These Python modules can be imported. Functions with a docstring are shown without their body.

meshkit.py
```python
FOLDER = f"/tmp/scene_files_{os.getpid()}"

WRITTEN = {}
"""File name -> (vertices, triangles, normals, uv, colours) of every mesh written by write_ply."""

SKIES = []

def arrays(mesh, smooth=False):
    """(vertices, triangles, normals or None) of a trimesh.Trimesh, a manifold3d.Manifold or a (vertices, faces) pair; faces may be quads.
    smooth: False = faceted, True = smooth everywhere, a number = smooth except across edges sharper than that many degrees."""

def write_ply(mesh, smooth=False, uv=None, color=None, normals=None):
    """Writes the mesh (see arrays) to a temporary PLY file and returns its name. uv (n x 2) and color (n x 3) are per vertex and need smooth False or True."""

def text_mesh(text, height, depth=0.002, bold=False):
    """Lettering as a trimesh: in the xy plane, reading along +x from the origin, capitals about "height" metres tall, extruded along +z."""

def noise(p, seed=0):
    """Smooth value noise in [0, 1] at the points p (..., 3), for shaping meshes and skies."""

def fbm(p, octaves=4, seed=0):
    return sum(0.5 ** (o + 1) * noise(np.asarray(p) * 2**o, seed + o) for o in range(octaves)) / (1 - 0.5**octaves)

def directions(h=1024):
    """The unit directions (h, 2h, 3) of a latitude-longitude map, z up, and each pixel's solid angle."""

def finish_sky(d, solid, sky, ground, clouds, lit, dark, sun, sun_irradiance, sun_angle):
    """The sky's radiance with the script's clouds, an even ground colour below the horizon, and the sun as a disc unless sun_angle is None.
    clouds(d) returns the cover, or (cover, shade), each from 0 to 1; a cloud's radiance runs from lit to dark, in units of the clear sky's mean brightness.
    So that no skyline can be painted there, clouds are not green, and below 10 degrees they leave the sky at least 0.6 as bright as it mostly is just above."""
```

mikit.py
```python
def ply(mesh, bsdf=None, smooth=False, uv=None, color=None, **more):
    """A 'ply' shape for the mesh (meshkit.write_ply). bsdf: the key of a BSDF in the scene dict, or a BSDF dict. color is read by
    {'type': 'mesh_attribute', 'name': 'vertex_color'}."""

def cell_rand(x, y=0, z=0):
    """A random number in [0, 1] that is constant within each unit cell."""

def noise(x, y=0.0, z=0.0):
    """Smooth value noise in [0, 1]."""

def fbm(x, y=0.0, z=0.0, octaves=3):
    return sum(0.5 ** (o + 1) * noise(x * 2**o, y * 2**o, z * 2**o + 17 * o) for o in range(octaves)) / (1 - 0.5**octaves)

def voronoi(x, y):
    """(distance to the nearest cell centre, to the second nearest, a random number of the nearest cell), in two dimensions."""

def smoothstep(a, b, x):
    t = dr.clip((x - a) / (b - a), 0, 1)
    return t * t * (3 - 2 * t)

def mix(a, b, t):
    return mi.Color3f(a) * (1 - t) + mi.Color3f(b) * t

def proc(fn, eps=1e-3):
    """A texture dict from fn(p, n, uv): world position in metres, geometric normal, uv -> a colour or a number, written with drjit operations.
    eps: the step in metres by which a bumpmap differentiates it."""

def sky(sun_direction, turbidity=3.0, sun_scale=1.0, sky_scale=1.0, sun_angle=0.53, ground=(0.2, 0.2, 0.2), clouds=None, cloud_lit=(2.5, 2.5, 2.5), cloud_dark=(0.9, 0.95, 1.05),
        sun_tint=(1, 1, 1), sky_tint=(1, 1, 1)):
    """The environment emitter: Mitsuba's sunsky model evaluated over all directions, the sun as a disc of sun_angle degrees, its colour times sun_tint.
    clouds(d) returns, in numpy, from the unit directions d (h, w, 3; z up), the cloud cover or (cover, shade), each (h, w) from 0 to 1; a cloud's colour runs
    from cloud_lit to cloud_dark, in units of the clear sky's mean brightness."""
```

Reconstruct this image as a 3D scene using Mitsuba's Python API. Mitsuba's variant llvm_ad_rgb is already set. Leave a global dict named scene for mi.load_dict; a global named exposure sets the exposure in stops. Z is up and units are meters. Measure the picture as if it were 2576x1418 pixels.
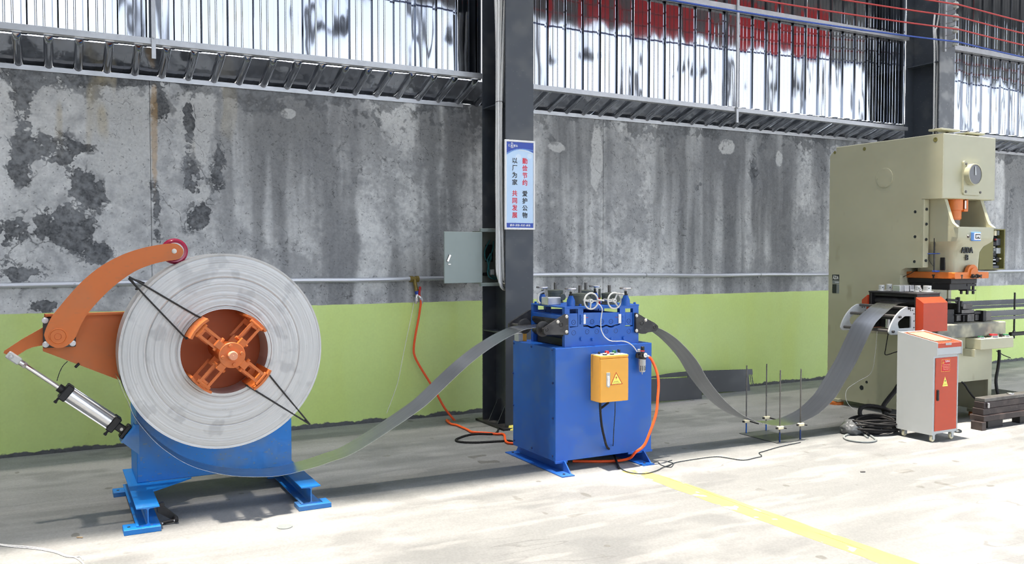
"""Coil line in a factory hall: uncoiler with a steel coil, straightener, loop stand, roll feeder and power press before a concrete wall."""
import math, random
import numpy as np
import trimesh
import shapely
from shapely.geometry import Polygon, Point, LineString, box as sbox
import drjit as dr
import mitsuba as mi
import mikit, meshkit
from mikit import fbm, noise, smoothstep, mix, cell_rand

random.seed(7)
rng = np.random.default_rng(7)
T = mi.ScalarTransform4f
scene, labels = {}, {}

# ------------------------------------------------------------------ camera, sky, sun, exposure
FOCAL = 2190.0
YAW, PITCH = math.radians(28.04), math.atan(75 / FOCAL)
eye = np.array([0.0, -7.79, 1.6])
forward = np.array([math.sin(YAW) * math.cos(PITCH), math.cos(YAW) * math.cos(PITCH), -math.sin(PITCH)])
scene['camera'] = {'type': 'perspective', 'fov': math.degrees(2 * math.atan(1288 / FOCAL)), 'fov_axis': 'x', 'near_clip': 0.05, 'far_clip': 400.0,
                   'to_world': T().look_at(origin=eye.tolist(), target=(eye + forward).tolist(), up=[0, 0, 1])}


def hall_clouds(d):
    """A thin, even veil of cloud over the whole sky."""
    n = meshkit.fbm(d * [3.0, 3.0, 6.0] + 11.0, 4, 3)
    return 0.55 + 0.4 * np.clip((n - 0.35) * 2.5, 0, 1), np.clip((n - 0.45) * 1.6, 0, 1)


SUN = (-0.14, 0.0, 1.0)
scene['sky'] = mikit.sky(SUN, turbidity=4.0, sun_scale=0.80, sun_tint=(0.94, 1.0, 1.08), sky_scale=1.0, sun_angle=1.6, ground=(0.32, 0.32, 0.31), clouds=hall_clouds,
                         cloud_lit=(2.1, 2.15, 2.25), cloud_dark=(1.2, 1.25, 1.35))
exposure = 3.6

# ------------------------------------------------------------------ helpers
cat = trimesh.util.concatenate


def lin(r, g, b):
    """sRGB 0-255 to linear."""
    return [float(v / 12.92 if v <= 0.04045 else ((v + 0.055) / 1.055) ** 2.4) for v in (np.array([r, g, b]) / 255.0)]


def material(name, base, rough=0.5, metal=0.0, spec=0.5, bump=None, bump_scale=1.0, clear=0.0, thin=False):
    d = {'type': 'principled', 'base_color': base if isinstance(base, dict) else {'type': 'rgb', 'value': list(base)},
         'roughness': rough, 'metallic': metal, 'specular': spec}
    if clear:
        d['clearcoat'] = clear
        d['clearcoat_gloss'] = 0.9
    if bump is not None:
        d = {'type': 'bumpmap', 'arbitrary': mikit.proc(bump, eps=0.002), 'scale': bump_scale, 'bsdf': d}
    scene['mat_' + name] = {'type': 'twosided', 'bsdf': d}


def numbered(name):
    if name not in used:
        used[name] = 0
        return name
    used[name] += 1
    return f'{name}_{used[name]:03d}'


used = {}


def thing(name, label, category, group=None):
    key = numbered(name)
    labels[key] = {'label': label, 'category': category}
    if group:
        labels[key]['group'] = group
    return key


def add(parent, name, mesh, mat, smooth=False, label=None, kind=None, **more):
    """One shape entry: a part of parent (or top-level when parent is None)."""
    key = numbered(name if parent is None else parent + '__' + name)
    if isinstance(mesh, (list, tuple)) and len(mesh) and isinstance(mesh[0], trimesh.Trimesh):
        mesh = cat(list(mesh))
    scene[key] = mikit.ply(mesh, 'mat_' + mat, smooth=smooth, **more)
    if label:
        labels.setdefault(key, {})['label'] = label
    if kind:
        labels.setdefault(key, {})['kind'] = kind
    return key


def each(parent, name, meshes, mat, smooth=False, label=None):
    """Every mesh of the list a part of its own."""
    if isinstance(meshes, trimesh.Trimesh):
        meshes = meshes.split(only_watertight=False)
    return [add(parent, name, m, mat, smooth, label) for m in meshes][0]


def struct(name, mesh, mat, smooth=False):
    key = add(None, name, mesh, mat, smooth)
    labels[key] = {'kind': 'structure'}
    return key


def solo(name, mesh, mat, label, category, group=None, smooth=False):
    key = add(None, name, mesh, mat, smooth)
    labels[key] = {'label': label, 'category': category}
    if group:
        labels[key]['group'] = group
    return key


def hull(points):
    return trimesh.convex.convex_hull(np.asarray(points, float))


def box(x0, x1, y0, y1, z0, z1, b=0.003):
    x0, x1 = sorted((x0, x1)); y0, y1 = sorted((y0, y1)); z0, z1 = sorted((z0, z1))
    b = min(b, 0.45 * min(x1 - x0, y1 - y0, z1 - z0))
    p = []
    for sx, ex in ((x0, 1), (x1, -1)):
        for sy, ey in ((y0, 1), (y1, -1)):
            for sz, ez in ((z0, 1), (z1, -1)):
                p += [(sx + ex * b, sy + ey * b, sz), (sx + ex * b, sy, sz + ez * b), (sx, sy + ey * b, sz + ez * b)]
    return hull(p)


def frame_of(d):
    d = np.asarray(d, float) / np.linalg.norm(d)
    a = np.cross(d, [0, 0, 1] if abs(d[2]) < 0.9 else [1, 0, 0])
    a /= np.linalg.norm(a)
    return a, np.cross(d, a), d


def lathe(profile, p, axis, n=32):
    """profile: (radius, height) pairs, turned about the axis through p. Closed at both ends when the radius is 0 there."""
    a, b, d = frame_of(axis)
    p = np.asarray(p, float)
    ang = np.arange(n) * 2 * np.pi / n
    v = np.concatenate([p + h * d + r * (np.cos(ang)[:, None] * a + np.sin(ang)[:, None] * b) for r, h in profile])
    f = []
    for i in range(len(profile) - 1):
        for k in range(n):
            q = [i * n + k, i * n + (k + 1) % n, (i + 1) * n + (k + 1) % n, (i + 1) * n + k]
            f += [[q[0], q[1], q[2]], [q[0], q[2], q[3]]]
    m = trimesh.Trimesh(v, f, process=True)
    m.update_faces(m.nondegenerate_faces())
    return m


def cyl(p, q, r, n=24, b=0.0015, r2=None):
    """A cylinder or cone from p to q with small chamfers."""
    p, q = np.asarray(p, float), np.asarray(q, float)
    L = np.linalg.norm(q - p)
    r2 = r if r2 is None else r2
    b = min(b, 0.3 * L, 0.3 * r, 0.3 * r2)
    return lathe([(0, 0), (r - b, 0), (r, b), (r2, L - b), (r2 - b, L), (0, L)], p, q - p, n)


def pipe(p, q, r0, r1, n=24):
    """A hollow cylinder."""
    L = np.linalg.norm(np.asarray(q, float) - np.asarray(p, float))
    return lathe([(r0, 0), (r1, 0), (r1, L), (r0, L), (r0, 0)], p, np.asarray(q, float) - np.asarray(p, float), n)


def torus(c, R, r, axis, n=32, m=10, sweep=None):
    prof = [(R + r * math.cos(t), r * math.sin(t)) for t in np.linspace(0, 2 * np.pi, m + 1)]
    return lathe(prof, c, axis, n)


def spline(pts, n=8):
    """Catmull-Rom through the points."""
    p = np.asarray(pts, float)
    p = np.vstack([2 * p[0] - p[1], p, 2 * p[-1] - p[-2]])
    out = []
    for i in range(1, len(p) - 2):
        for t in np.arange(n) / n:
            a, b, c, d = p[i - 1], p[i], p[i + 1], p[i + 2]
            out.append(0.5 * (2 * b + (c - a) * t + (2 * a - 5 * b + 4 * c - d) * t * t + (3 * b - 3 * c + d - a) * t ** 3))
    out.append(p[-2])
    return np.array(out)


def tube(pts, r, n=8, sm=6):
    """A round cord along a smoothed path, closed at its ends."""
    p = spline(pts, sm) if sm else np.asarray(pts, float)
    t = np.gradient(p, axis=0)
    t /= np.linalg.norm(t, axis=1, keepdims=True) + 1e-12
    a = np.zeros_like(p)
    u = np.cross(t[0], [0.13, 0.31, 0.94])
    for i in range(len(p)):
        u = u - t[i] * (u @ t[i])
        u /= np.linalg.norm(u) + 1e-12
        a[i] = u
    b = np.cross(t, a)
    ang = np.arange(n) * 2 * np.pi / n
    rr = np.broadcast_to(np.asarray(r, float), (len(p),))
    v = (p[:, None] + rr[:, None, None] * (np.cos(ang)[None, :, None] * a[:, None] + np.sin(ang)[None, :, None] * b[:, None])).reshape(-1, 3)
    f = []
    for i in range(len(p) - 1):
        for k in range(n):
            q = [i * n + k, i * n + (k + 1) % n, (i + 1) * n + (k + 1) % n, (i + 1) * n + k]
            f += [[q[0], q[1], q[2]], [q[0], q[2], q[3]]]
    e = (len(p) - 1) * n
    f += [[0, k + 1, k] for k in range(1, n - 1)] + [[e, e + k, e + k + 1] for k in range(1, n - 1)]
    m = trimesh.Trimesh(v, f, process=False)
    m.fix_normals()
    return m


def extrude(poly, t):
    if not isinstance(poly, (Polygon, shapely.MultiPolygon)):
        poly = Polygon(poly)
    poly = poly.buffer(0)
    return cat([trimesh.creation.extrude_polygon(g, t, engine='earcut') for g in getattr(poly, 'geoms', [poly])])


def prism_y(poly, y0, y1):
    """A plate whose outline is given in (x, z), from y0 to y1."""
    m = extrude(poly, abs(y1 - y0))
    m.vertices = np.stack([m.vertices[:, 0], max(y0, y1) - m.vertices[:, 2], m.vertices[:, 1]], 1)
    return m


def prism_x(poly, x0, x1):
    """Outline in (y, z), from x0 to x1."""
    m = extrude(poly, abs(x1 - x0))
    m.vertices = np.stack([min(x0, x1) + m.vertices[:, 2], m.vertices[:, 0], m.vertices[:, 1]], 1)
    return m


def prism_z(poly, z0, z1):
    m = extrude(poly, abs(z1 - z0))
    m.vertices[:, 2] += min(z0, z1)
    return m


def turn(m, axis, deg, at):
    m = m.copy()
    m.apply_transform(trimesh.transformations.rotation_matrix(math.radians(deg), axis, at))
    return m


def shift(m, d):
    m = m.copy()
    m.apply_translation(d)
    return m


def hex_bolt(p, axis, r, h):
    """A hexagon head on a washer."""
    p = np.asarray(p, float); ax = np.asarray(axis, float) / np.linalg.norm(axis)
    return cat([cyl(p, p + ax * h * 0.25, r * 1.35, 16), cyl(p + ax * h * 0.25, p + ax * h, r, 6, 0.0008)])


def letters(text, height, depth, origin, right, up, bold=True):
    m = meshkit.text_mesh(text, height, depth, bold)
    right, up = np.asarray(right, float), np.asarray(up, float)
    out = np.cross(right, up)
    v = m.vertices
    m.vertices = np.asarray(origin, float) + v[:, :1] * right + v[:, 1:2] * up + v[:, 2:] * out
    return m


def rounded(poly, r):
    return Polygon(poly).buffer(-r).buffer(2 * r, quad_segs=4).buffer(-r, quad_segs=4)


# ------------------------------------------------------------------ materials
def blob(x, z, cx, cz, rx, rz):
    return dr.exp(-(dr.square((x - cx) / rx) + dr.square((z - cz) / rz)))


# where the photograph shows patches of black mould, rust and pale flaked plaster on the concrete: (x, z, half width, half height)
MOULD = [(*(-0.156,2.71), .10, .22), (*(-0.047,2.447), .20, .16), (*(0.1,2.42), .10, .16), (*(-0.195,2.24), .09, .16), (*(0.251,2.428), .12, .05), (*(0.268,2.139), .13, .14),
         (*(0.355,2.094), .08, .12), (*(0.113,1.834), .20, .18), (*(-0.213,1.77), .22, .16), (*(0.229,1.715), .14, .14), (*(0.392,1.581), .09, .10), (*(-0.213,2.984), .25, .06), (*(0.035,2.973), .36, .12),
         (*(0.547,2.984), .22, .06), (*(0.893,3.028), .30, .05), (*(1.067,2.639), .06, .42), (*(1.11,2.221), .11, .16), (*(1.297,2.383), .07, .26), (*(1.155,1.902), .14, .14), (*(0.796,1.895), .05, .30), (*(0.844,2.874), .07, .25),
         (*(-0.224,1.427), .18, .12), (*(-0.037,1.174), .20, .06), (*(6.575,2.344), .08, .10), (*(7.418,2.514), .12, .30), (*(12.342,2.2), .10, .35)]
PALE = [(*(1.125,2.426), .10, .16), (*(1.158,2.095), .09, .10), (*(1.166,2.811), .18, .30), (*(0.541,2.579), .40, .60), (*(5.165,2.631), .10, .50), (*(4.672,2.688), .12, .06), (*(6.984,2.818), .18, .12), (*(1.917,2.831), .10, .06), (*(7.798,2.721), .08, .14)]
SEAM = [(0.76,2.282)[0], (5.255,1.745)[0], 8.75, 11.6]


def wall_colour(p, n, uv):
    x, z = p.x, p.z
    # turned coordinates, so that no noise lattice shows on the wall
    u, v = 0.83 * x + 0.56 * z, 0.83 * z - 0.56 * x
    wob = 0.03 * (fbm(u * 9, v * 9, 1.0, 3) - 0.5)
    big = fbm(u * 0.9, v * 0.9, 2.0, 4)
    fine = fbm(u * 13, v * 13, 5.0, 4)
    grit = fbm(u * 75, v * 75, 3.0, 2)
    ragged = fbm(u * 6.5, v * 6.5, 14.0, 5)
    crumb = fbm(u * 31, v * 31, 15.0, 3)
    col = mix(lin(160, 162, 163), lin(214, 215, 213), smoothstep(0.22, 0.70, 0.55 * big + 0.45 * fine))
    # water streaks that have run down the concrete, on the wall right of the first joint
    right = smoothstep(0.95, 1.7, x + wob * 4)
    run = fbm(x * 3.4 + 0.25 * noise(x * 3, z * 2.5, 7.0), z * 0.32, 4.0, 4)
    thin = fbm(x * 12 + 0.5 * noise(x * 6, z * 3, 8.0), z * 0.5, 9.0, 3)
    streak = smoothstep(0.44, 0.66, 0.58 * run + 0.28 * thin + 0.18 * fine + 0.05 * (z - 2.0))
    col = mix(col, lin(92, 94, 97), right * streak * 0.72)
    blotch = smoothstep(0.48, 0.7, 0.8 * fbm(u * 1.9, v * 1.3, 12.0, 4) + 0.2 * crumb)
    col = mix(col, lin(122, 124, 127), right * blotch * 0.58)
    # flaked pale plaster
    pale = dr.minimum(sum(blob(x, z, *b) for b in PALE), 1.0)
    col = mix(col, lin(196, 197, 195), smoothstep(0.50, 0.58, pale * 0.55 + ragged * 0.3 + crumb * 0.14) * 0.85)
    # black mould: ragged patches, broken up by crumbs of clean plaster, with veins running out of them
    mould = dr.minimum(sum(blob(x, z, *b) for b in MOULD), 1.0)
    body = 0.40 * mould + 0.52 * ragged + 0.24 * (crumb - 0.5) + 0.10 * (grit - 0.5)
    patch = smoothstep(0.515, 0.57, body)
    vein = smoothstep(0.035, 0.008, dr.abs(fbm(u * 5.5, v * 5.5, 71.0, 5) - 0.5)) * smoothstep(0.40, 0.52, 0.40 * mould + 0.40 * ragged + 0.2 * crumb)
    lichen = smoothstep(0.5, 0.62, crumb) * smoothstep(0.36, 0.5, body)
    dark = dr.maximum(dr.maximum(patch, 0.75 * vein), 0.22 * lichen)
    top = smoothstep(0.50, 0.60, 0.30 * ragged + 0.26 * crumb + 0.35 * smoothstep(2.6, 3.08, z + 0.4 * (ragged - 0.5)))  # ragged darker band towards the wall top
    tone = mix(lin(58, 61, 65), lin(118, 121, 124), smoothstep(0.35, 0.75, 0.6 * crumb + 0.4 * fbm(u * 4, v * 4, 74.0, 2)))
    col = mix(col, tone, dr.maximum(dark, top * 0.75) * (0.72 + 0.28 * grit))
    # rust beside the first joint and a few ochre marks
    rust = blob(x, z, SEAM[0] + 0.035, 2.72, 0.035, 0.34) + 0.55 * blob(x, z, SEAM[0] + 0.03, 2.2, 0.03, 0.3)
    col = mix(col, lin(176, 144, 98), smoothstep(0.35, 0.75, rust * (0.2 + 1.0 * fine + 0.5 * crumb)) * 0.55)
    ochre = smoothstep(0.60, 0.72, fbm(x * 5, z * 1.4, 21.0, 3)) * smoothstep(2.3, 2.8, z + wob * 8) * (1 - right)
    col = mix(col, lin(180, 166, 130), ochre * 0.55)
    # crazed plaster: plates parted by thin cracks, here and there
    d1, d2, _ = mikit.voronoi(u * 4.6 + 0.9 * ragged, v * 4.6 + 0.9 * crumb)
    craze = smoothstep(0.035, 0.008, d2 - d1) * smoothstep(0.50, 0.60, fbm(u * 1.3, v * 1.3, 33.0, 3))
    col = mix(col, lin(74, 76, 77), craze * 0.65 * (0.4 + 0.6 * smoothstep(0.4, 0.6, crumb)))
    # pits and pale scratches
    pit = smoothstep(0.76, 0.86, fbm(u * 52, v * 52, 40.0, 2))
    col = mix(col, lin(84, 86, 87), pit * 0.5)
    col = col * (0.88 + 0.24 * grit)
    # painted dado, pale yellow green, thin in places, and raw plaster along the floor
    dado = smoothstep(1.121, 1.117, z + wob * 0.25)
    green = mix(lin(206, 228, 136), lin(212, 232, 158), fbm(u * 1.2, v * 1.6, 50.0, 3))
    green = mix(green, lin(200, 216, 112), smoothstep(0.45, 0.75, fbm(x * 3.0, z * 0.5, 52.0, 3)) * 0.35)
    col = mix(col, green * (0.97 + 0.06 * grit), dado)
    bare = smoothstep(0.030, 0.018, z - 0.07 * (0.6 * fbm(u * 9, v * 9, 60.0, 5) + 0.4 * crumb - 0.36))
    return mix(col, mi.Color3f(lin(98, 100, 100)) * (0.75 + 0.5 * crumb), bare)


def wall_bump(p, n, uv):
    return 0.004 * fbm(p.x * 14, p.z * 14, 3.0, 4) + 0.0012 * noise(p.x * 90, p.z * 90, 5.0)


def lerp_lin(a, b, t):
    return mix(a, b, t)


def floor_colour(p, n, uv):
    x, y = p.x, p.y
    big = fbm(x * 0.8, y * 0.8, 1.0, 4)
    # broom and drag marks lie along the wall
    drag = fbm(x * 1.1, y * 7.0, 4.0, 4)
    col = mix(lin(113, 115, 115), lin(136, 137, 137), smoothstep(0.3, 0.7, 0.6 * big + 0.4 * drag))
    stain = smoothstep(0.56, 0.72, fbm(x * 1.7, y * 2.6, 9.0, 4))
    col = mix(col, lin(97, 99, 100), stain * 0.5)
    grit = noise(x * 110, y * 110, 2.0)
    scratch = smoothstep(0.010, 0.003, dr.abs(fbm(x * 0.9 + 0.3 * y, y * 4.5, 15.0, 3) - 0.5)) * smoothstep(0.6, 0.72, fbm(x * 1.3, y * 1.3, 16.0, 2))
    col = mix(col, lin(92, 93, 93), scratch * 0.5)
    spot = smoothstep(0.90, 0.94, noise(x * 9, y * 9, 22.0)) * smoothstep(0.5, 0.7, noise(x * 2.2, y * 2.2, 23.0))
    col = mix(col, lin(92, 92, 88), spot * 0.7)
    worn = smoothstep(0.6, 0.75, fbm(x * 2.2, y * 9.0, 30.0, 3))
    col = mix(col, lin(142, 142, 141), worn * 0.35)
    return col * (0.93 + 0.14 * grit)


def floor_bump(p, n, uv):
    return 0.0012 * fbm(p.x * 8, p.y * 8, 3.0, 4)


def foil_bump(p, n, uv):
    return 0.0030 * noise(p.x * 5 + 40.0, p.z * 1.3, 1.0) + 0.0007 * noise(p.x * 16, p.z * 5, 2.0)


def soffit_bump(p, n, uv):
    return 0.003 * fbm(p.x * 8, p.y * 9, 1.0, 3)


def dusty(base, dust, amount, scale):
    def fn(p, n, uv):
        d = fbm(p.x * scale, p.y * scale, p.z * scale, 3)
        fleck = smoothstep(0.82, 0.9, noise(p.x * 60, p.y * 60, p.z * 60))
        return mix(base, dust, smoothstep(0.45, 0.75, d) * amount + fleck * amount * 0.8)
    return mikit.proc(fn)


COIL_C, COIL_R, BORE_R = (0.948, 0.993), 0.598, 0.259


def coil_colour(p, n, uv):
    dx, dz = p.x - COIL_C[0], p.z - COIL_C[1]
    r = dr.sqrt(dx * dx + dz * dz)
    c, q = dx / r, dz / r
    lines = 0.45 * noise(r * 420, c * 1.5, q * 1.5) + 0.25 * noise(r * 160, c * 1.1 + 7, q * 1.1) + 0.3 * noise(r * 60, c * 2.0, q * 2.0 + 5)
    col = mix(lin(168, 170, 171), lin(204, 205, 204), lines)
    wrap = smoothstep(0.93, 0.97, noise(r * 300, c * 3.0, q * 3.0))
    col = mix(col, lin(118, 119, 120), wrap * 0.5)
    smudge = smoothstep(0.60, 0.74, fbm(0.8 * dx * 9 + 0.6 * dz * 9, 0.8 * dz * 9 - 0.6 * dx * 9, 8.0, 4))
    return mix(col, lin(150, 152, 154), smudge * 0.45)


def coil_bump(p, n, uv):
    dx, dz = p.x - COIL_C[0], p.z - COIL_C[1]
    r = dr.sqrt(dx * dx + dz * dz)
    return 0.0003 * noise(r * 300, dx / r, dz / r)


def strip_colour(p, n, uv):
    return mix((0.56, 0.565, 0.575), (0.66, 0.665, 0.67), fbm(p.y * 60, p.x * 2.0, 1.0, 3))


def galv(p, n, uv):
    return mix((0.36, 0.375, 0.39), (0.50, 0.51, 0.53), fbm(p.x * 14, p.y * 14, p.z * 14, 3))


def press_colour(p, n, uv):
    q = fbm(p.x * 3, p.y * 3, p.z * 3, 4)
    col = mix(lin(164, 163, 138), lin(178, 177, 152), q)
    grease = smoothstep(0.70, 0.80, fbm(p.x * 6, p.y * 6, p.z * 2.5, 4))
    return mix(col, lin(140, 134, 106), grease * 0.4)


def bolster_colour(p, n, uv):
    q = fbm(p.x * 5, p.y * 5, p.z * 5, 4)
    return mix(lin(104, 106, 100), lin(176, 172, 148), smoothstep(0.35, 0.7, q))


def yellow_line(p, n, uv):
    x, y = p.x, p.y
    w = fbm(x * 9, y * 3.0, 3.0, 4)
    col = mix(lin(206, 166, 78), lin(218, 184, 104), w)
    flake = smoothstep(0.70, 0.76, fbm(x * 14, y * 9, 7.0, 3))
    col = mix(col, lin(176, 174, 164), flake * 0.8)
    crack = smoothstep(0.004, 0.0015, dr.abs(x - 3.84 - 0.012 * noise(1.0, y * 2.2, 1.0))) * smoothstep(0.35, 0.5, noise(3.0, y * 2.7, 2.0))
    return mix(col, lin(90, 84, 60), crack)


material('wall', mikit.proc(wall_colour), 0.88, spec=0.25, bump=wall_bump)
material('floor', mikit.proc(floor_colour), 0.62, spec=0.35, bump=floor_bump)
material('yellow_line', mikit.proc(yellow_line), 0.6)
FOIL = (0.38, 0.395, 0.425)
material('foil', FOIL, 0.05, 1.0, bump=foil_bump)
material('soffit', FOIL, 0.08, 1.0, bump=soffit_bump)
material('galvanised', mikit.proc(galv), 0.42, 0.6)
material('roof', lin(96, 98, 102), 0.6)
material('hall', lin(140, 142, 144), 0.8)
material('column', dusty(lin(62, 68, 76), lin(96, 98, 98), 0.45, 5.0), 0.5)
material('column_grey', dusty(lin(96, 100, 105), lin(150, 152, 152), 0.6, 6.0), 0.45)
material('coil_side', mikit.proc(coil_colour), 0.42, 0.35, bump=coil_bump)
material('coil_rim', (0.45, 0.455, 0.46), 0.32, 0.9)
material('strip', mikit.proc(strip_colour), 0.24, 1.0)
material('blue', dusty(lin(26, 90, 180), lin(76, 112, 166), 0.35, 7.0), 0.42)
material('blue_dark', lin(24, 52, 110), 0.5)
material('blue_base', dusty(lin(16, 116, 196), lin(96, 124, 152), 0.6, 5.0), 0.45)
material('orange', dusty(lin(196, 104, 44), lin(176, 108, 66), 0.4, 6.0), 0.5)
material('orange_deep', lin(178, 84, 30), 0.5)
material('salmon', lin(216, 150, 118), 0.6)
material('magenta', lin(160, 24, 62), 0.22, clear=0.6)
material('black', lin(24, 24, 26), 0.5)
material('black_steel', dusty(lin(40, 40, 42), lin(84, 84, 84), 0.5, 9.0), 0.5)
material('rubber', lin(16, 16, 18), 0.7)
material('rope', lin(44, 45, 46), 0.8)
material('steel', (0.56, 0.56, 0.57), 0.3, 1.0)
material('dull_steel', dusty(lin(108, 106, 104), lin(70, 68, 66), 0.6, 12.0), 0.45, 0.6)
material('aluminium', (0.72, 0.73, 0.75), 0.3, 0.85)
material('chrome', (0.80, 0.80, 0.81), 0.12, 1.0)
material('cast_grey', lin(196, 198, 196), 0.4, 0.3)
material('gearbox', lin(84, 90, 82), 0.5)
material('press', mikit.proc(press_colour), 0.4)
material('bolster', mikit.proc(bolster_colour), 0.55)
material('press_orange', lin(206, 112, 46), 0.42)
material('red_orange', lin(176, 62, 34), 0.4)
material('cabinet_grey', lin(172, 177, 178), 0.45)
material('cabinet_red', lin(178, 66, 40), 0.45)
material('screen', lin(168, 146, 116), 0.35)
material('box_yellow', lin(226, 166, 66), 0.42)
material('box_grey', lin(142, 154, 150), 0.45)
material('box_inside', lin(128, 134, 128), 0.6)
material('olive', lin(116, 112, 62), 0.5)
material('sign_haze', lin(206, 224, 242), 0.4)
material('white', lin(228, 228, 226), 0.45)
material('cream', lin(226, 218, 184), 0.5)
material('bolt_white', lin(210, 208, 200), 0.4)
material('pvc', lin(222, 222, 220), 0.4)
material('pipe', (0.62, 0.64, 0.68), 0.35, 0.6)
material('brass', lin(140, 122, 66), 0.4, 0.5)
material('hose_orange', lin(246, 92, 36), 0.4)
material('red', lin(186, 40, 40), 0.4)
material('red_glow', lin(214, 40, 30), 0.3)
material('green', lin(40, 110, 70), 0.4)
material('teal', lin(40, 116, 120), 0.4)
material('wire_blue', lin(44, 76, 158), 0.45)
material('wire_red', lin(178, 58, 56), 0.45)
material('ceramic', lin(168, 170, 164), 0.4)
material('banner', lin(196, 30, 34), 0.6)
material('sign_pale', lin(188, 214, 240), 0.4)
material('sign_blue', lin(30, 66, 164), 0.4)
material('sign_mid', lin(92, 138, 204), 0.4)
material('text_dark', lin(26, 36, 42), 0.5)
material('text_red', lin(206, 40, 62), 0.5)
material('label_yellow', lin(244, 232, 108), 0.5)
material('label_red', lin(188, 30, 36), 0.45)
material('label_gold', lin(222, 170, 70), 0.45)
material('label_dark', lin(30, 36, 40), 0.45)
material('label_grey', lin(122, 128, 128), 0.45)
material('dial', lin(92, 94, 98), 0.3)
material('sheet_grey', dusty(lin(92, 94, 98), lin(120, 122, 124), 0.4, 4.0), 0.42, 0.4)
material('die_brown', dusty(lin(46, 38, 38), lin(78, 66, 62), 0.5, 9.0), 0.5)
material('plastic_film', lin(88, 91, 93), 0.3)
scene['mat_clear_tube'] = {'type': 'twosided', 'bsdf': {'type': 'principled', 'base_color': {'type': 'rgb', 'value': [0.62, 0.64, 0.64]}, 'roughness': 0.2, 'specular': 0.7}}
scene['mat_roof_tint'] = {'type': 'thindielectric', 'specular_transmittance': {'type': 'rgb', 'value': [0.13, 0.131, 0.132]}}  # for the added roof sheet that holds back most of the sun
scene['mat_glass'] = {'type': 'thindielectric'}

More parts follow.
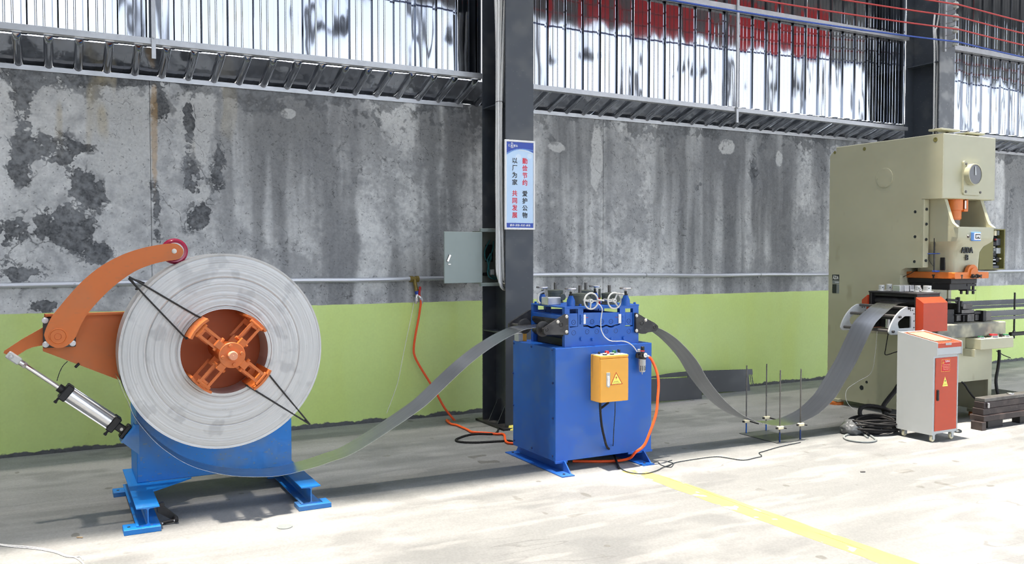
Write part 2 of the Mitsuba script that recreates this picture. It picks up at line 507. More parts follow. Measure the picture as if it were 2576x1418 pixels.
# ------------------------------------------------------------------ the hall
WX0, WX1, WY, RZ = -9.0, 38.0, -12.5, 9.6
LIGHT_X = -2.6
SHADE_Y, LIGHT_Y = -2.44, -5.9      # the clear roof lights lie between these two lines
fl = box(WX0, WX1, WY - 0.3, 0.3, -0.15, 0.0, 0.0)
struct('floor', fl, 'floor')
wb = [box(SEAM_A + 0.0015, SEAM_B - 0.0015, 0.0, 0.25, 0.0, 3.045, 0.002) for SEAM_A, SEAM_B in zip([WX0] + SEAM, SEAM + [WX1])]
labels['wall_back'] = {'kind': 'structure'}
for m in wb:
    add('wall_back', 'concrete_panel', m, 'wall')
struct('wall_left', box(WX0 - 0.2, WX0, WY, 0.0, 0.0, RZ, 0.0), 'hall')
struct('wall_right', box(WX1, WX1 + 0.2, WY, 0.0, 0.0, RZ, 0.0), 'hall')
front = struct('wall_front', cat([box(WX0, WX1, WY - 0.2, WY, 0.0, 0.5, 0.0), box(WX0, WX1, WY - 0.2, WY, 7.62, RZ, 0.0), box(WX0, -1.3, WY - 0.2, WY, 0.5, 7.62, 0.0)]), 'hall')  # unseen wall; its opening is placed and sized to light the machines
for k in range(13):
    x = -1.2 + k * 3.1
    add(front, 'mullion', box(x - 0.09, x + 0.09, WY - 0.25, WY - 0.05, 0.5, 7.62, 0.0), 'roof')
roof = struct('ceiling', box(WX0, WX1, WY, LIGHT_Y, RZ, RZ + 0.1, 0.0), 'roof')
add(roof, 'added_roof_panel', box(WX0, LIGHT_X, LIGHT_Y, SHADE_Y, RZ, RZ + 0.1, 0.0), 'roof')  # unseen opaque stretch, added to cut the light coming from the left
add(roof, 'roof_light', trimesh.Trimesh([[LIGHT_X, LIGHT_Y, RZ + .05], [WX1, LIGHT_Y, RZ + .05], [WX1, SHADE_Y, RZ + .05], [LIGHT_X, SHADE_Y, RZ + .05]], [[0, 1, 2], [0, 2, 3]]), 'glass', label='clear roof light sheet')
add(roof, 'roof_light', trimesh.Trimesh([[WX0, SHADE_Y, RZ + .05], [WX1, SHADE_Y, RZ + .05], [WX1, -0.3, RZ + .05], [WX0, -0.3, RZ + .05]], [[0, 1, 2], [0, 2, 3]]), 'roof_tint', label='added tinted roof sheet dimming the sun over the rear floor')  # unseen sheet, added to dim sunlight between the strip and the wall

# cladding sheets of bright foil above the concrete wall: 4 ribs to a sheet, 205 mm apart
CLAD_Y = -0.375
PROFILE = [(0.0, 0.0), (0.044, 0.0), (0.048, -0.003), (0.056, -0.003), (0.060, 0.0), (0.098, 0.0), (0.102, -0.003), (0.110, -0.003), (0.114, 0.0), (0.158, 0.0), (0.166, 0.024), (0.194, 0.024), (0.202, 0.0)]


def cladding_sheet(x0, x1, z0, z1, seed):
    xs, ys, x = [], [], x0
    while x < x1 - 0.01:
        for dx, dy in PROFILE:
            if x + dx <= x1:
                xs.append(x + dx); ys.append(dy)
        x += 0.205
    xs.append(x1); ys.append(0.0)
    xs, ys = np.array(xs), np.array(ys)
    zs = np.concatenate([np.linspace(z0, min(z1, 5.6), 22), np.linspace(5.9, z1, 4)])
    X, Z = np.meshgrid(xs, zs)
    pan = np.floor((X - x0) / 0.205 + 1e-6)
    tilt = 0.05 * (meshkit.noise(np.stack([pan * 3.7 + seed * 5.3, pan * 0 + 0.5, pan * 0], -1), 9) - 0.5)
    Y = CLAD_Y + ys[None, :] + tilt * ((X - x0) - 0.205 * pan - 0.08) + 0.0026 * (meshkit.noise(np.stack([X * 6 + seed * 9.1, Z * 2.2, X * 0], -1), 5) - 0.5) + 0.0016 * (seed % 3 - 1)
    v = np.stack([X, Y, Z], -1).reshape(-1, 3)
    n = len(xs)
    i, j = np.meshgrid(np.arange(len(zs) - 1), np.arange(n - 1), indexing='ij')
    q = np.stack([i * n + j, i * n + j + 1, (i + 1) * n + j + 1, (i + 1) * n + j], -1).reshape(-1, 4)
    return trimesh.Trimesh(v, np.vstack([q[:, [0, 1, 2]], q[:, [0, 2, 3]]]), process=False)


k = 0
for a, b in ((-4.0, 3.62), (3.74, 9.55), (9.66, 15.5)):
    x = a
    while x < b - 0.05:
        add('wall_back', 'cladding_sheet', cladding_sheet(x, min(x + 0.82, b), 3.21, RZ, k), 'foil', 12)
        x += 0.82; k += 1


# soffit sheets below the cladding, ribs hanging down, from the cladding's foot back to the top of the concrete
def soffit_sheet(x0, ribs, seed):
    xs = np.concatenate([np.array([-0.09, -0.05, -0.034, -0.029, -0.024, -0.014, 0.0, 0.014, 0.024, 0.029, 0.034, 0.05, 0.119]) + x0 + 0.207 * r for r in range(ribs)])
    ts = np.array([0, .02, .05, .1, .2, .35, .5, .65, .78, .86, .92, .97, 1.0])
    X, S = np.meshgrid(xs, ts)
    u = (X - x0 + 0.1035) % 0.207 - 0.1035
    depth = 0.034 * np.sqrt(np.clip(1 - (u / 0.031) ** 2, 0, 1))
    cap = np.sqrt(np.clip(S / 0.07, 0, 1))
    start = np.where(np.abs(u) < 0.031, -0.015, 0.03 + 0.01 * meshkit.noise(np.stack([X * 3, X * 0, X * 0 + seed], -1), 2))
    Y = -0.39 + start + (0.50 - start) * S
    Z = 3.205 - 0.142 * np.minimum(S / 0.8, 1) - depth * cap * np.where(S > 0.8, 0.35, 1.0)
    sag = 0.010 * np.clip((S - 0.8) / 0.2, 0, 1) ** 2 * (-0.5 + 2.0 * meshkit.noise(np.stack([X * 7, S * 3, X * 0 + seed], -1), 4)) * (np.abs(u) > 0.031)
    Z = Z - sag + 0.004 * (meshkit.noise(np.stack([X * 9, S * 5, X * 0 + seed * 3], -1), 8) - 0.5)
    v = np.stack([X, Y, Z], -1).reshape(-1, 3)
    n = len(xs)
    i, j = np.meshgrid(np.arange(len(ts) - 1), np.arange(n - 1), indexing='ij')
    q = np.stack([i * n + j, i * n + j + 1, (i + 1) * n + j + 1, (i + 1) * n + j], -1).reshape(-1, 4)
    return trimesh.Trimesh(v, np.vstack([q[:, [0, 1, 2]], q[:, [0, 2, 3]]]), process=False)


for k in range(22):
    add('wall_back', 'soffit_sheet', soffit_sheet(-2.249 + 0.828 * k, 4, k), 'soffit', 25)


def channel(x0, x1, y0, y1, z0, z1, dz=0.0, t=0.003):
    """A C-channel girt along x, open downwards at the back."""
    m = cat([box(x0, x1, y0, y0 + t, z0, z1, 0.001), box(x0, x1, y0, y1, z1 - t, z1, 0.001), box(x0, x1, y0, y1, z0, z0 + t, 0.001), box(x0, x1, y1 - t, y1, z0, z0 + 0.02, 0.001)])
    m.vertices[:, 2] += (m.vertices[:, 0] - x0) * dz
    return m


n = 0
for args in ((-4.0, 3.60, -.455, -.385, 3.215, 3.262), (3.93, 9.52, -.455, -.385, 3.168, 3.214, -.009), (9.83, 15.4, -.455, -.385, 3.13, 3.176, -.004),
             (-4.0, 3.60, -.455, -.385, 5.42, 5.48), (3.93, 9.52, -.455, -.385, 4.235, 4.30), (9.83, 15.4, -.455, -.385, 4.22, 4.285)):
    n += 1
    struct(f'trim_{n}', channel(*args), 'galvanised')
for x0, x1 in ((-4.0, 3.60), (3.93, 9.5), (9.83, 15.4)):
    n += 1
    struct(f'trim_{n}', cat([box(x0, x1, -0.012, 0.03, 3.030, 3.052, 0.001), box(x0, x1, -0.012, -0.009, 3.012, 3.052, 0.0008)]), 'galvanised')
BARS = [((0.749,3.368)[0], 3.10, 5.6, 'above the orange hold-down arm'), ((6.7,3.706)[0], 3.02, 5.6, 'midway between the two steel columns')]
for x, z0, z1, where in BARS:
    t = thing('tie_bar', f'galvanised flat tie bar hanging across the foil cladding {where}', 'bar')
    add(t, 'bar', box(x - 0.016, x + 0.016, -0.475, -0.458, z0, z1, 0.001), 'galvanised')
    add(t, 'bolt', hex_bolt((x, -0.475, z0 + 0.16), (0, -1, 0), 0.008, 0.008), 'galvanised')


# ------------------------------------------------------------------ steel columns
def column(x0, x1, yf, yb, label, mat, stiff):
    t = thing('steel_column', label, 'column')
    xc = (x0 + x1) / 2
    add(t, 'flange', box(x0, x1, yf, yf + 0.014, 0.02, RZ, 0.001), mat)
    add(t, 'flange', box(x0, x1, yb - 0.014, yb, 0.02, RZ, 0.001), 'column')
    add(t, 'web', box(xc - 0.005, xc + 0.005, yf + 0.014, yb - 0.014, 0.02, RZ, 0.0), 'column')
    for z in stiff:
        for a, b in ((x0 + 0.004, xc - 0.005), (xc + 0.005, x1 - 0.004)):
            add(t, 'stiffener', box(a, b, yf + 0.014, yb - 0.014, z, z + 0.01, 0.0), 'column')
    add(t, 'base_plate', box(x0 - 0.05, x1 + 0.05, yf - 0.05, yb + 0.05, 0.0, 0.02, 0.002), 'black_steel')
    for y in (-0.70, -0.52):
        add(t, 'gusset', prism_y([(x0 + 0.005, 0.02), (xc - 0.005, 0.02), (xc - 0.005, 0.22), (xc - 0.04, 0.22)], y, y + 0.01), 'column')
    return t


column(3.62, 3.905, -.872, -.395, 'dark grey steel H-column behind the blue straightener, carrying the slogan sign', 'column', (0.86, 2.94))
c2 = column(9.533, 9.816, -.872, -.395, 'grey steel H-column rising behind the beige press', 'column_grey', (1.6, 3.9))
# ------------------------------------------------------------------ on the wall and on the first column
def wall_pipe(pts, label, clips):
    t = thing('conduit_pipe', label, 'pipe')
    add(t, 'tube', tube(pts, 0.022, 12, 4), 'pipe', 40)
    for x, z in clips:
        add(t, 'clip', cat([pipe((x - 0.008, -0.03, z), (x + 0.008, -0.03, z), 0.022, 0.0245, 16), box(x - 0.007, x + 0.007, -0.012, 0.0, z - 0.042, z - 0.018, 0.001)]), 'galvanised', 30)


P1 = [(-1.2, -.03, 1.335)] + [(x, -.03, z) for x, z in [(-0.331,1.343),(0.218,1.346),(0.597,1.349),(1.933,1.349),(2.52,1.343),(2.908,1.345),(3.04,1.347)]]
wall_pipe(P1, 'silver conduit pipe along the wall behind the coil, left of the brass tee', [(0.183,1.34)])
P2 = [(x, -.03, z) for x, z in [(3.117,1.348),(3.315,1.347),(3.611,1.346),(4.142,1.355)]] + [(4.2, -.03, 1.363)] + [(x, -.03, z) for x, z in [(4.396,1.368),(4.9,1.366),(5.83,1.348),(6.676,1.331),(7.595,1.334),(8.596,1.322),(9.465,1.321)]] + [(10.0, -.03, 1.325), (11.9, -.03, 1.325), (13.6, -.03, 1.325)]
wall_pipe(P2, 'silver conduit pipe along the wall from the brass tee past the press', [(5.798,1.351), (7.48,1.335)])
tee = thing('air_valve', 'brass tee with red-handled air valve hanging from the wall pipe above the orange hose', 'valve')
x, z = (3.076,1.344)
add(tee, 'tee', cat([cyl((x - .045, -.03, z), (x - .015, -.03, z), .030), cyl((x + .015, -.03, z), (x + .045, -.03, z), .030), cyl((x - .02, -.03, z), (x + .02, -.03, z), .025), cyl((x, -.04, z), (x + .004, -.05, z - .06), .018)]), 'brass', 30)
add(tee, 'body', cat([cyl((x + .004, -.05, z - .055), (x + .012, -.055, z - .10), .017), cyl((x + .012, -.055, z - .095), (x + .016, -.056, z - .115), .021, 6)]), 'brass', 30)
add(tee, 'handle', turn(box(x + .028, x + .05, -.085, -.07, z - .155, z - .07, .006), (0, 1, 0), 8, (x + .04, -.08, z - .1)), 'red', 30)
add(tee, 'collar', cyl((x + .016, -.056, z - .112), (x + .02, -.057, z - .145), .02, 12), 'sign_blue', 30)
for dx in (-.01, .035):
    add(tee, 'coupler', cat([cyl((x + .018, -.057, z - .14), (x + .018 + dx, -.06, z - .18), .013), cyl((x + .018 + dx, -.06, z - .175), (x + .02 + dx * 1.3, -.06, z - .21), .015, 6), cyl((x + .02 + dx * 1.3, -.06, z - .205), (x + .02 + dx * 1.4, -.06, z - .235), .010)]), 'chrome', 30)
hose = [(x, -.06, z) for x, z in [(3.115,1.197),(3.13,1.15),(3.13,1.105),(3.12,1.041),(3.109,0.974)]]
hose += [(x, y, z) for (x, z), y in zip([(3.072,0.815),(3.054,0.693),(3.059,0.614),(3.107,0.509),(3.179,0.38),(3.24,0.262),(3.313,0.108),(3.412,-0.039)], [-.07, -.07, -.08, -.10, -.13, -.17, -.22, -.28])]
hose += [(x, y, .012) for x, y in [(3.307,-0.265),(3.267,-0.447),(3.291,-0.533),(3.291,-0.654),(3.291,-0.754),(3.281,-0.865),(3.31,-0.909),(3.376,-0.972),(3.433,-1.049),(3.481,-1.106)]] + [(3.36, -1.42, .012), (3.6, -1.5, .012)]
solo('air_hose', tube(hose, .0105, 10, 5), 'hose_orange', 'orange air hose dropping from the wall valve and running behind the straightener', 'hose', smooth=40)
solo('thin_tube', tube([(x, -.02 - .02 * i, z) for i, (x, z) in enumerate([(3.079,1.134),(3.049,1.022),(2.988,0.794),(2.934,0.584),(2.898,0.452),(2.856,0.331),(2.755,0.105)])] , .0022, 6, 5), 'white', 'thin clear air tube hanging down the green dado left of the orange hose', 'tube', smooth=40)

eb = thing('electrical_box', 'grey electrical box with its door swung open on the side of the dark column', 'electrical box')
(bx0, bz1), (bx1, bz0) = (3.502,1.796), (3.74, (3.501,1.309)[1])
by0, by1 = -.62, -.43
add(eb, 'shell', cat([box(bx0, bx1, by1 - .003, by1, bz0, bz1, .0005), box(bx0, bx0 + .003, by0, by1, bz0, bz1, .0005), box(bx1 - .003, bx1, by0, by1, bz0, bz1, .0005), box(bx0, bx1, by0, by1, bz1 - .003, bz1, .0005), box(bx0, bx1, by0, by1, bz0, bz0 + .003, .0005)]), 'box_inside')
each(eb, 'rim', ([box(bx0 - .012, bx1, by0 - .012, by0 + .02, bz1 - .01, bz1 + .022, .002), box(bx0 - .012, bx1, by0 - .012, by0 + .02, bz0 - .022, bz0 + .01, .002)]), 'box_grey')
dx0 = (3.12,1.543)[0]
door = add(eb, 'door', box(dx0, bx0 - .004, by0 - .028, by0 - .012, bz0 + .012, bz1 - .012, .003), 'box_grey')
lx, lz = (3.161,1.547)
each(door, 'latch', ([turn(box(lx - .012, lx + .012, by0 - .04, by0 - .028, lz - .035, lz + .035, .004), (0, 1, 0), 24, (lx, by0, lz)), box(lx - .008, lx + .02, by0 - .036, by0 - .028, lz - .06, lz - .05, .002)]), 'chrome')
for z in (bz0 + .05, bz1 - .05):
    add(door, 'hinge', cyl((bx0 - .004, by0 - .014, z - .02), (bx0 - .004, by0 - .014, z + .02), .006, 10), 'box_grey')
each(eb, 'breaker', ([box(bx0 + .13, bx0 + .19, by1 - .05, by1 - .004, bz0 + .2, bz0 + .36), box(bx0 + .10, bx0 + .14, by1 - .05, by1 - .004, bz0 + .07, bz0 + .10, .004)]), 'black')
add(eb, 'socket', cat([box(bx0 + .12, bx0 + .155, by0 + .04, by0 + .07, bz0 + .08, bz0 + .13), box(bx0 + .125, bx0 + .15, by0 + .036, by0 + .04, bz0 + .095, bz0 + .105, .001)]), 'cabinet_grey')
for k, pts in enumerate(([(3.65,1.713),(3.608,1.644),(3.592,1.587),(3.608,1.529),(3.646,1.518),(3.666,1.552),(3.646,1.587)], [(3.676,1.702),(3.669,1.633),(3.65,1.575),(3.637,1.518),(3.627,1.46),(3.637,1.414),(3.676,1.373),(3.714,1.352)], [(3.636,1.587),(3.604,1.529),(3.611,1.472),(3.604,1.415),(3.623,1.369),(3.688,1.345)], [(3.689,1.685),(3.702,1.598),(3.695,1.529),(3.698,1.448)])):
    add(eb, 'wire', tube([(x, -.5 - .02 * k, z) for x, z in pts], .006, 7, 5), 'black' if k == 3 else 'teal', 40)

# white plastic conduits down the column's recess; below the box they turn in behind the flange
CONW = [[(3.554,3.933),(3.57,3.319),(3.565,2.363),(3.569,1.865),(3.569,1.478),(3.581,1.378),(3.617,1.32),(3.674,1.304)],
        [(3.581,3.934),(3.573,3.318),(3.576,2.788),(3.58,1.864),(3.584,1.399),(3.596,1.313),(3.628,1.269),(3.685,1.258)],
        [(3.622,3.942),(3.602,3.323),(3.594,2.826),(3.597,2.151),(3.605,1.578),(3.617,1.341),(3.641,1.29),(3.694,1.282)],
        [(3.649,3.943),(3.621,3.323),(3.605,2.897),(3.608,2.151),(3.62,1.722),(3.632,1.399),(3.648,1.341),(3.697,1.326)],
        [(3.691,3.952),(3.65,3.328),(3.622,2.864),(3.626,2.366),(3.642,1.866),(3.645,1.542),(3.662,1.463),(3.707,1.441)]]
CONL = ['leftmost white conduit of the five running down the dark column by the sign', 'second white conduit from the left in the bunch of five on the dark column', 'middle white conduit of the five on the dark column by the sign',
        'second white conduit from the right in the bunch of five on the dark column', 'rightmost of the five white conduits on the dark column, nearest the sign']
for k, pts in enumerate(CONW):
    y = (-.80, -.815, -.79, -.81, -.785)[k]
    p3 = [(x, y, z) for x, z in pts]
    p3[-2] = (p3[-2][0] + .01, y + .03, p3[-2][2]); p3[-1] = (p3[-1][0] + .02, y + .08, p3[-1][2])
    solo('white_conduit', tube(p3, .0125, 10, 6), 'pvc', CONL[k], 'conduit', smooth=40)
tx, tz = (3.594,2.943)
solo('cable_tie', torus((tx, -.80, tz), .036, .0025, (0, .1, 1), 24, 6), 'black', 'black tie round the white conduits above the sign', 'cable tie', smooth=40)

# the slogan sign
GLYPHS = {
    '勤': '3,-7 2,3 24,6 23,9 6,10 7,18 24,19 23,20 5,20 5,29 7,30 6,55 14,57 13,68 4,68 2,70 2,77 13,78 13,86 23,86 25,78 35,78 36,86 46,86 47,78 56,78 57,69 47,68 46,56 51,56 52,63 64,63 64,84 66,86 75,85 75,63 97,62 95,9 93,-2 89,-8 84,-10 71,-10 67,-2 68,1 80,1 83,4 85,26 84,52 75,52 70,15 65,3 55,-10 51,-11 44,-4/36,6 54,7 57,12 62,30 64,52 54,52 53,30 55,29 55,21 35,20 36,18 53,17 53,9 35,8/35,41 42,40 43,46 35,47/24,67 34,66 35,67 25,68/17,41 24,40 24,47 17,47',
    '俭': '1,41 1,45 7,51 16,67 23,86 33,84 31,74 24,60 24,53 35,59 49,73 56,86 60,87 67,84 67,76 79,65 99,53 94,43 91,43 83,49 81,44 40,44 38,48 30,42 24,44 24,-10 13,-9 13,38 6,33/60,69 49,55 73,56|26,-4 27,6 66,6 77,30 79,39 84,41 91,38 78,7 94,6 95,-5|53,39 55,42 64,41 68,15 58,14|36,29 33,38 35,39 43,39 50,17 49,11 43,9 40,10',
    '节': '4,64 4,75 27,75 27,86 29,87 36,87 39,85 40,75 61,75 61,85 64,87 71,87 73,86 73,75 96,75 96,64 73,63 72,51 87,50 86,8 81,4 60,3 57,15 75,15 75,40 46,40 46,-9 34,-10 34,40 8,40 9,51 28,51 27,64/37,52 63,51 61,64 39,64 39,54',
    '约': '2,25 18,42 17,43 4,41 2,51 13,64 23,86 29,85 33,83 34,80 19,53 27,54 33,65 40,63 43,58 24,32 42,34 43,24 6,16|39,47 47,61 55,86 66,84 62,68 94,68 92,9 90,-1 85,-8 80,-10 63,-10 59,-2 59,1 61,2 76,1 79,3 82,26 83,57 57,57 52,49 61,44 77,25 71,18 67,18 62,27 48,42|2,2 3,7 40,14 44,13 45,8 43,3 10,-4 4,-4',
    '爱': '2,-3 5,2 19,12 30,33 29,34 14,34 13,41 6,42 6,60 23,62 20,70 11,70 9,79 85,85 88,76 82,75 82,70 77,62 94,61 94,42 87,41 86,34 43,34 41,30 79,29 83,23 69,6 95,1 91,-8 80,-8 56,-1 28,-9 22,0 11,-9 7,-9/46,50 46,44 83,45 82,51/54,72 57,61 64,61 70,73/49,18 57,12 64,17/32,71 34,61 45,61 43,71/25,3 35,3 43,7 34,15/17,45 33,44 34,51 17,51',
    '护': '30,-4 39,11 42,24 43,69 64,69 64,72 57,80 57,83 67,86 75,76 77,69 94,69 95,67 95,28 92,25 85,25 83,26 82,32 54,32 51,10 42,-8 38,-11/54,44 83,43 83,58 54,58|2,28 3,33 17,38 17,55 4,55 3,64 4,66 17,66 17,86 28,86 28,66 40,65 39,55 28,55 28,41 38,43 40,32 28,28 28,-3 25,-8 8,-10 5,0 17,1 17,24 4,22',
    '公': '57,78 58,81 68,84 81,62 98,46 98,42 92,36 88,36 75,50|15,-3 11,8 15,9 26,22 44,54 47,56 56,52 57,49 33,11 68,13 68,16 59,26 59,29 69,33 91,4 94,-5 87,-9 83,-9 76,2|3,42 3,44 20,61 30,82 35,83 42,81 41,74 36,64 22,44 14,36 10,36',
    '物': '1,43 6,62 8,80 18,79 17,67 20,66 21,86 31,86 31,66 41,66 43,61 46,65 52,86 62,85 59,69 96,69 97,55 95,25 92,4 89,-4 82,-9 67,-9 64,-1 64,2 77,2 80,4 84,29 85,54 83,54 77,30 68,11 52,-8 48,-8 42,-3 42,-1 54,10 60,19 69,39 73,58 69,58 67,48 57,27 44,12 36,17 36,20 43,26 51,38 57,51 58,58 54,58 49,47 44,42 44,32 31,27 31,-10 20,-9 20,23 5,19 2,25 3,31 20,35 20,55 14,54 10,39/31,40 37,40 34,47 40,55 31,55',
    '以': '33,-4 34,0 50,8 63,23 72,53 74,81 85,82 86,71 84,53 76,24 97,1 99,-2 98,-5 89,-10 70,12 58,-1 41,-11|35,71 41,76 46,76 59,57 61,50 52,45|8,7 14,16 14,77 25,78 26,20 45,29 49,29 51,19 18,3 16,0 13,0',
    '厂': '2,-5 9,11 12,28 13,79 95,79 96,70 94,67 24,67 24,28 20,6 12,-10 9,-10',
    '为': '4,-3 4,0 24,17 34,35 37,46 36,50 8,50 6,52 7,62 24,62 23,67 14,78 15,81 24,83 29,78 35,69 35,65 32,64 32,62 39,62 39,85 50,86 51,62 92,61 89,6 83,-7 73,-10 57,-9 54,0 56,3 73,2 76,4 79,25 79,50 49,49 47,38 57,42 70,26 72,19 62,15 55,28 46,37 44,28 36,13 20,-4 13,-9 10,-9',
    '家': '4,2 5,5 23,10 49,26 49,28 45,28 23,16 14,13 9,14 6,19 7,23 30,30 43,38 38,40 22,32 10,30 6,39 27,45 33,49 20,50 18,54 6,54 7,77 42,77 40,83 48,87 53,85 57,77 94,77 94,53 83,53 82,66 18,65 19,60 81,60 81,49 87,45 87,42 74,33 73,29 85,11 98,4 98,0 93,-6 86,-4 79,1 70,11 63,24 62,4 59,-3 52,-9 35,-10 32,-3 32,1 47,1 51,8 50,13 33,3 13,-5 8,-5/50,47 58,35 76,49 55,50',
    '共': '3,23 4,34 26,34 26,54 7,54 7,64 26,65 26,85 28,86 36,86 38,84 38,65 62,65 62,84 64,86 72,86 74,85 74,65 94,64 93,54 74,54 74,35 97,34 97,23/38,35 62,34 62,54 38,54|57,13 57,17 67,21 91,2 95,-2 95,-5 90,-9 85,-10|4,-4 5,-1 27,14 32,21 43,16 32,3 18,-8 10,-10',
    '同': '7,81 93,81 93,-4 90,-8 85,-10 69,-10 66,-3 66,1 82,2 82,70 19,70 18,-10 7,-10|23,63 75,64 78,62 78,55 77,53 24,53|28,46 72,46 72,11 40,10 38,3 29,3/61,35 39,36 39,20 61,20',
    '发': '1,4 1,7 10,12 22,24 29,34 36,50 35,52 19,52 14,50 12,52 10,61 13,62 22,84 32,82 27,63 40,64 43,86 47,87 56,84 52,63 77,63 77,66 65,79 67,82 74,85 88,70 88,67 84,63 95,63 94,52 50,52 47,46 80,46 86,43 86,38 81,27 69,11 78,5 98,0 98,-4 93,-11 75,-6 59,3 43,-6 27,-11 22,-3 23,0 38,4 49,10 38,25 23,7 11,-2 7,-2/47,33 52,24 59,19 66,25 70,33',
    '展': '1,-6 8,10 11,25 12,81 91,81 91,55 76,54 76,49 92,48 93,38 76,38 76,32 97,30 97,21 91,20 92,17 79,7 84,3 98,-1 98,-4 92,-11 72,-3 65,3 63,-2 31,-11 26,-3 31,4 30,20 21,20 18,3 12,-10 9,-11/24,66 78,65 79,70 25,71/67,20 70,14 77,19/49,32 65,31 65,38 49,38/50,54 49,48 65,48 65,54/42,5 59,7 53,20 42,20/23,32 38,31 38,38 23,38/24,49 38,48 38,54 24,54',
    '服': '47,-10 47,82 92,82 93,57 89,52 70,51 67,58 67,61 82,61 82,71 59,71 58,49 96,46 93,31 83,11 99,-1 99,-4 94,-10 90,-10 76,2 61,-10/69,35 74,22 77,22 83,37/58,3 69,11 59,30 58,29|1,-5 8,20 9,82 41,83 41,-6 35,-10 21,-9 19,0 31,1 30,24 19,24 11,-10/20,48 19,35 31,35 31,48/31,71 20,72 20,59 31,59',
    '务': '3,40 5,45 36,50 27,59 12,51 7,59 23,69 36,86 48,84 45,76 84,76 88,73 87,68 67,50 98,45 93,35 53,43 44,42 54,39 53,30 89,29 84,-1 76,-9 54,-9 51,-1 53,2 71,1 76,19 50,19 34,-1 8,-10 4,0 26,7 36,18 12,19 11,30 41,30 43,40 13,34 6,34/38,66 51,55 68,65',
    '进': '2,-2 17,14 17,39 4,39 3,49 28,49 28,13 34,8 33,14 40,20 44,31 32,32 31,42 46,44 46,57 32,57 31,64 22,59 6,79 15,84 30,67 45,68 46,83 57,84 58,68 69,68 70,84 81,84 82,68 94,68 94,57 82,57 82,43 96,43 96,32 82,32 81,6 70,6 70,32 56,32 50,14 42,5 98,5 96,-6 49,-8 21,3 7,-9/57,44 70,43 70,57 58,57',
    '取': '4,4 3,15 9,17 9,70 3,72 4,82 51,82 53,75 95,73 91,48 80,20 85,10 99,-1 92,-10 73,7 55,-10 46,-4 44,-10 34,-10 34,8/65,64 70,39 74,34 82,64/45,0 52,2 66,19 54,64 49,64 48,71 45,70 45,22 53,22 54,13 45,11/21,41 34,40 34,50 21,50/21,62 34,61 34,71 21,71/22,29 21,18 34,20 34,29',
    '实': '5,18 5,27 26,28 12,39 17,47 36,36 33,28 45,28 49,63 30,64 45,51 38,42 22,55 28,64 19,64 18,51 7,51 8,75 44,75 41,84 52,87 58,75 93,74 93,51 81,52 81,64 59,64 57,30 58,28 95,27 95,17 64,16 95,-1 90,-10 53,8 54,17 36,-2 11,-10 6,0 30,8 38,16',
    '高': '4,66 5,76 43,76 42,84 50,87 57,76 96,75 94,65 79,65 82,62 80,39 21,39 19,63 22,65/31,50 69,49 70,53 32,54|8,-10 8,37 92,37 93,0 90,-8 73,-10 68,0 38,0 36,-5 28,-5 28,26 20,27 19,-9/71,26 72,0 81,0 81,27/38,16 38,10 62,11 61,16',
    '效': '2,-2 23,22 14,34 7,32 2,37 14,59 4,62 4,71 23,72 19,84 28,86 36,72 53,71 53,61 43,60 51,48 57,59 63,86 73,85 71,68 97,68 97,57 91,57 80,18 99,-2 93,-10 85,-7 72,7 54,-9 46,-9 42,-2 56,6 66,18 59,35 52,31 46,38 42,38 37,25 49,8 45,2 40,0 31,13 12,-7 8,-8/67,57 70,34 74,32 80,57/18,43 29,35 33,46 39,45 31,57 33,61 25,61',
    '汇': '4,-2 22,31 32,28 32,66 25,62 9,74 7,78 12,84 31,73 33,80 95,80 95,69 44,69 44,7 97,6 97,-5 35,-6 32,-3 31,22 14,-8|2,48 7,56 11,56 26,47 28,42 21,35',
    '成': '2,-6 10,20 11,69 53,69 53,86 64,86 65,81 73,86 88,77 91,69 97,69 96,58 65,57 70,32 80,54 91,52 87,38 74,16 84,2 89,21 98,16 96,-1 90,-9 76,-8 65,5 46,-10 38,-3 39,1 60,16 53,58 23,57 23,49 48,49 45,8 38,4 25,4 20,12 11,-11/65,78 66,69 78,70/23,38 21,15 35,15 37,38',
    '智': '2,35 20,50 20,52 3,53 3,66 15,87 25,85 24,78 50,77 50,69 35,68 36,62 52,62 53,78 92,76 91,39 52,41 48,36 83,35 83,-10 72,-10 70,-7 30,-7 27,-11 19,-11 17,32 8,29/64,51 80,50 80,67 64,67/29,4 70,3 71,9 30,10/30,25 30,20 71,21 70,25/38,51 49,43 52,43 52,52/30,44 23,35 40,36/16,63 24,62 24,68 18,68',
    '达': '2,-1 5,6 17,16 17,38 3,38 3,49 28,48 28,15 32,11 30,18 46,30 54,50 53,55 31,55 29,62 19,57 7,76 7,81 16,84 28,65 55,66 57,86 68,86 68,66 96,66 95,55 66,54 66,50 96,17 93,12 86,9 63,37 53,20 37,8 49,4 97,6 95,-6 48,-7 38,-5 23,5 10,-8',
    '机': '1,16 18,53 4,54 3,64 20,65 21,87 31,86 31,65 46,64 46,55 31,54 31,48 46,32 48,80 85,81 85,3 90,3 90,20 99,18 99,-3 95,-8 80,-9 74,-2 74,70 59,70 57,20 54,9 42,-10 33,-5 33,-2 43,12 46,27 38,22 31,30 30,-10 20,-9 20,27 8,9',
    '器': '6,12 1,21 22,32 4,33 4,44 35,44 39,49 11,51 12,82 45,82 46,55 52,54 54,82 89,82 90,53 78,49 82,44 96,44 97,34 76,32 99,22 95,14 90,13 89,-10 54,-10 53,22 55,25 65,26 58,33 40,33 33,27 46,23 45,-10 11,-10 11,13/64,4 78,3 78,14 64,14/64,62 78,61 78,71 64,71/54,51 51,44 63,45/35,70 22,71 22,61 35,61/22,4 34,3 34,14 22,14',
    '人': '2,-2 16,8 32,27 41,52 44,86 55,86 57,58 66,31 73,20 85,8 97,2 98,-2 90,-9 73,2 60,18 50,39 39,15 22,-3 9,-9',
}



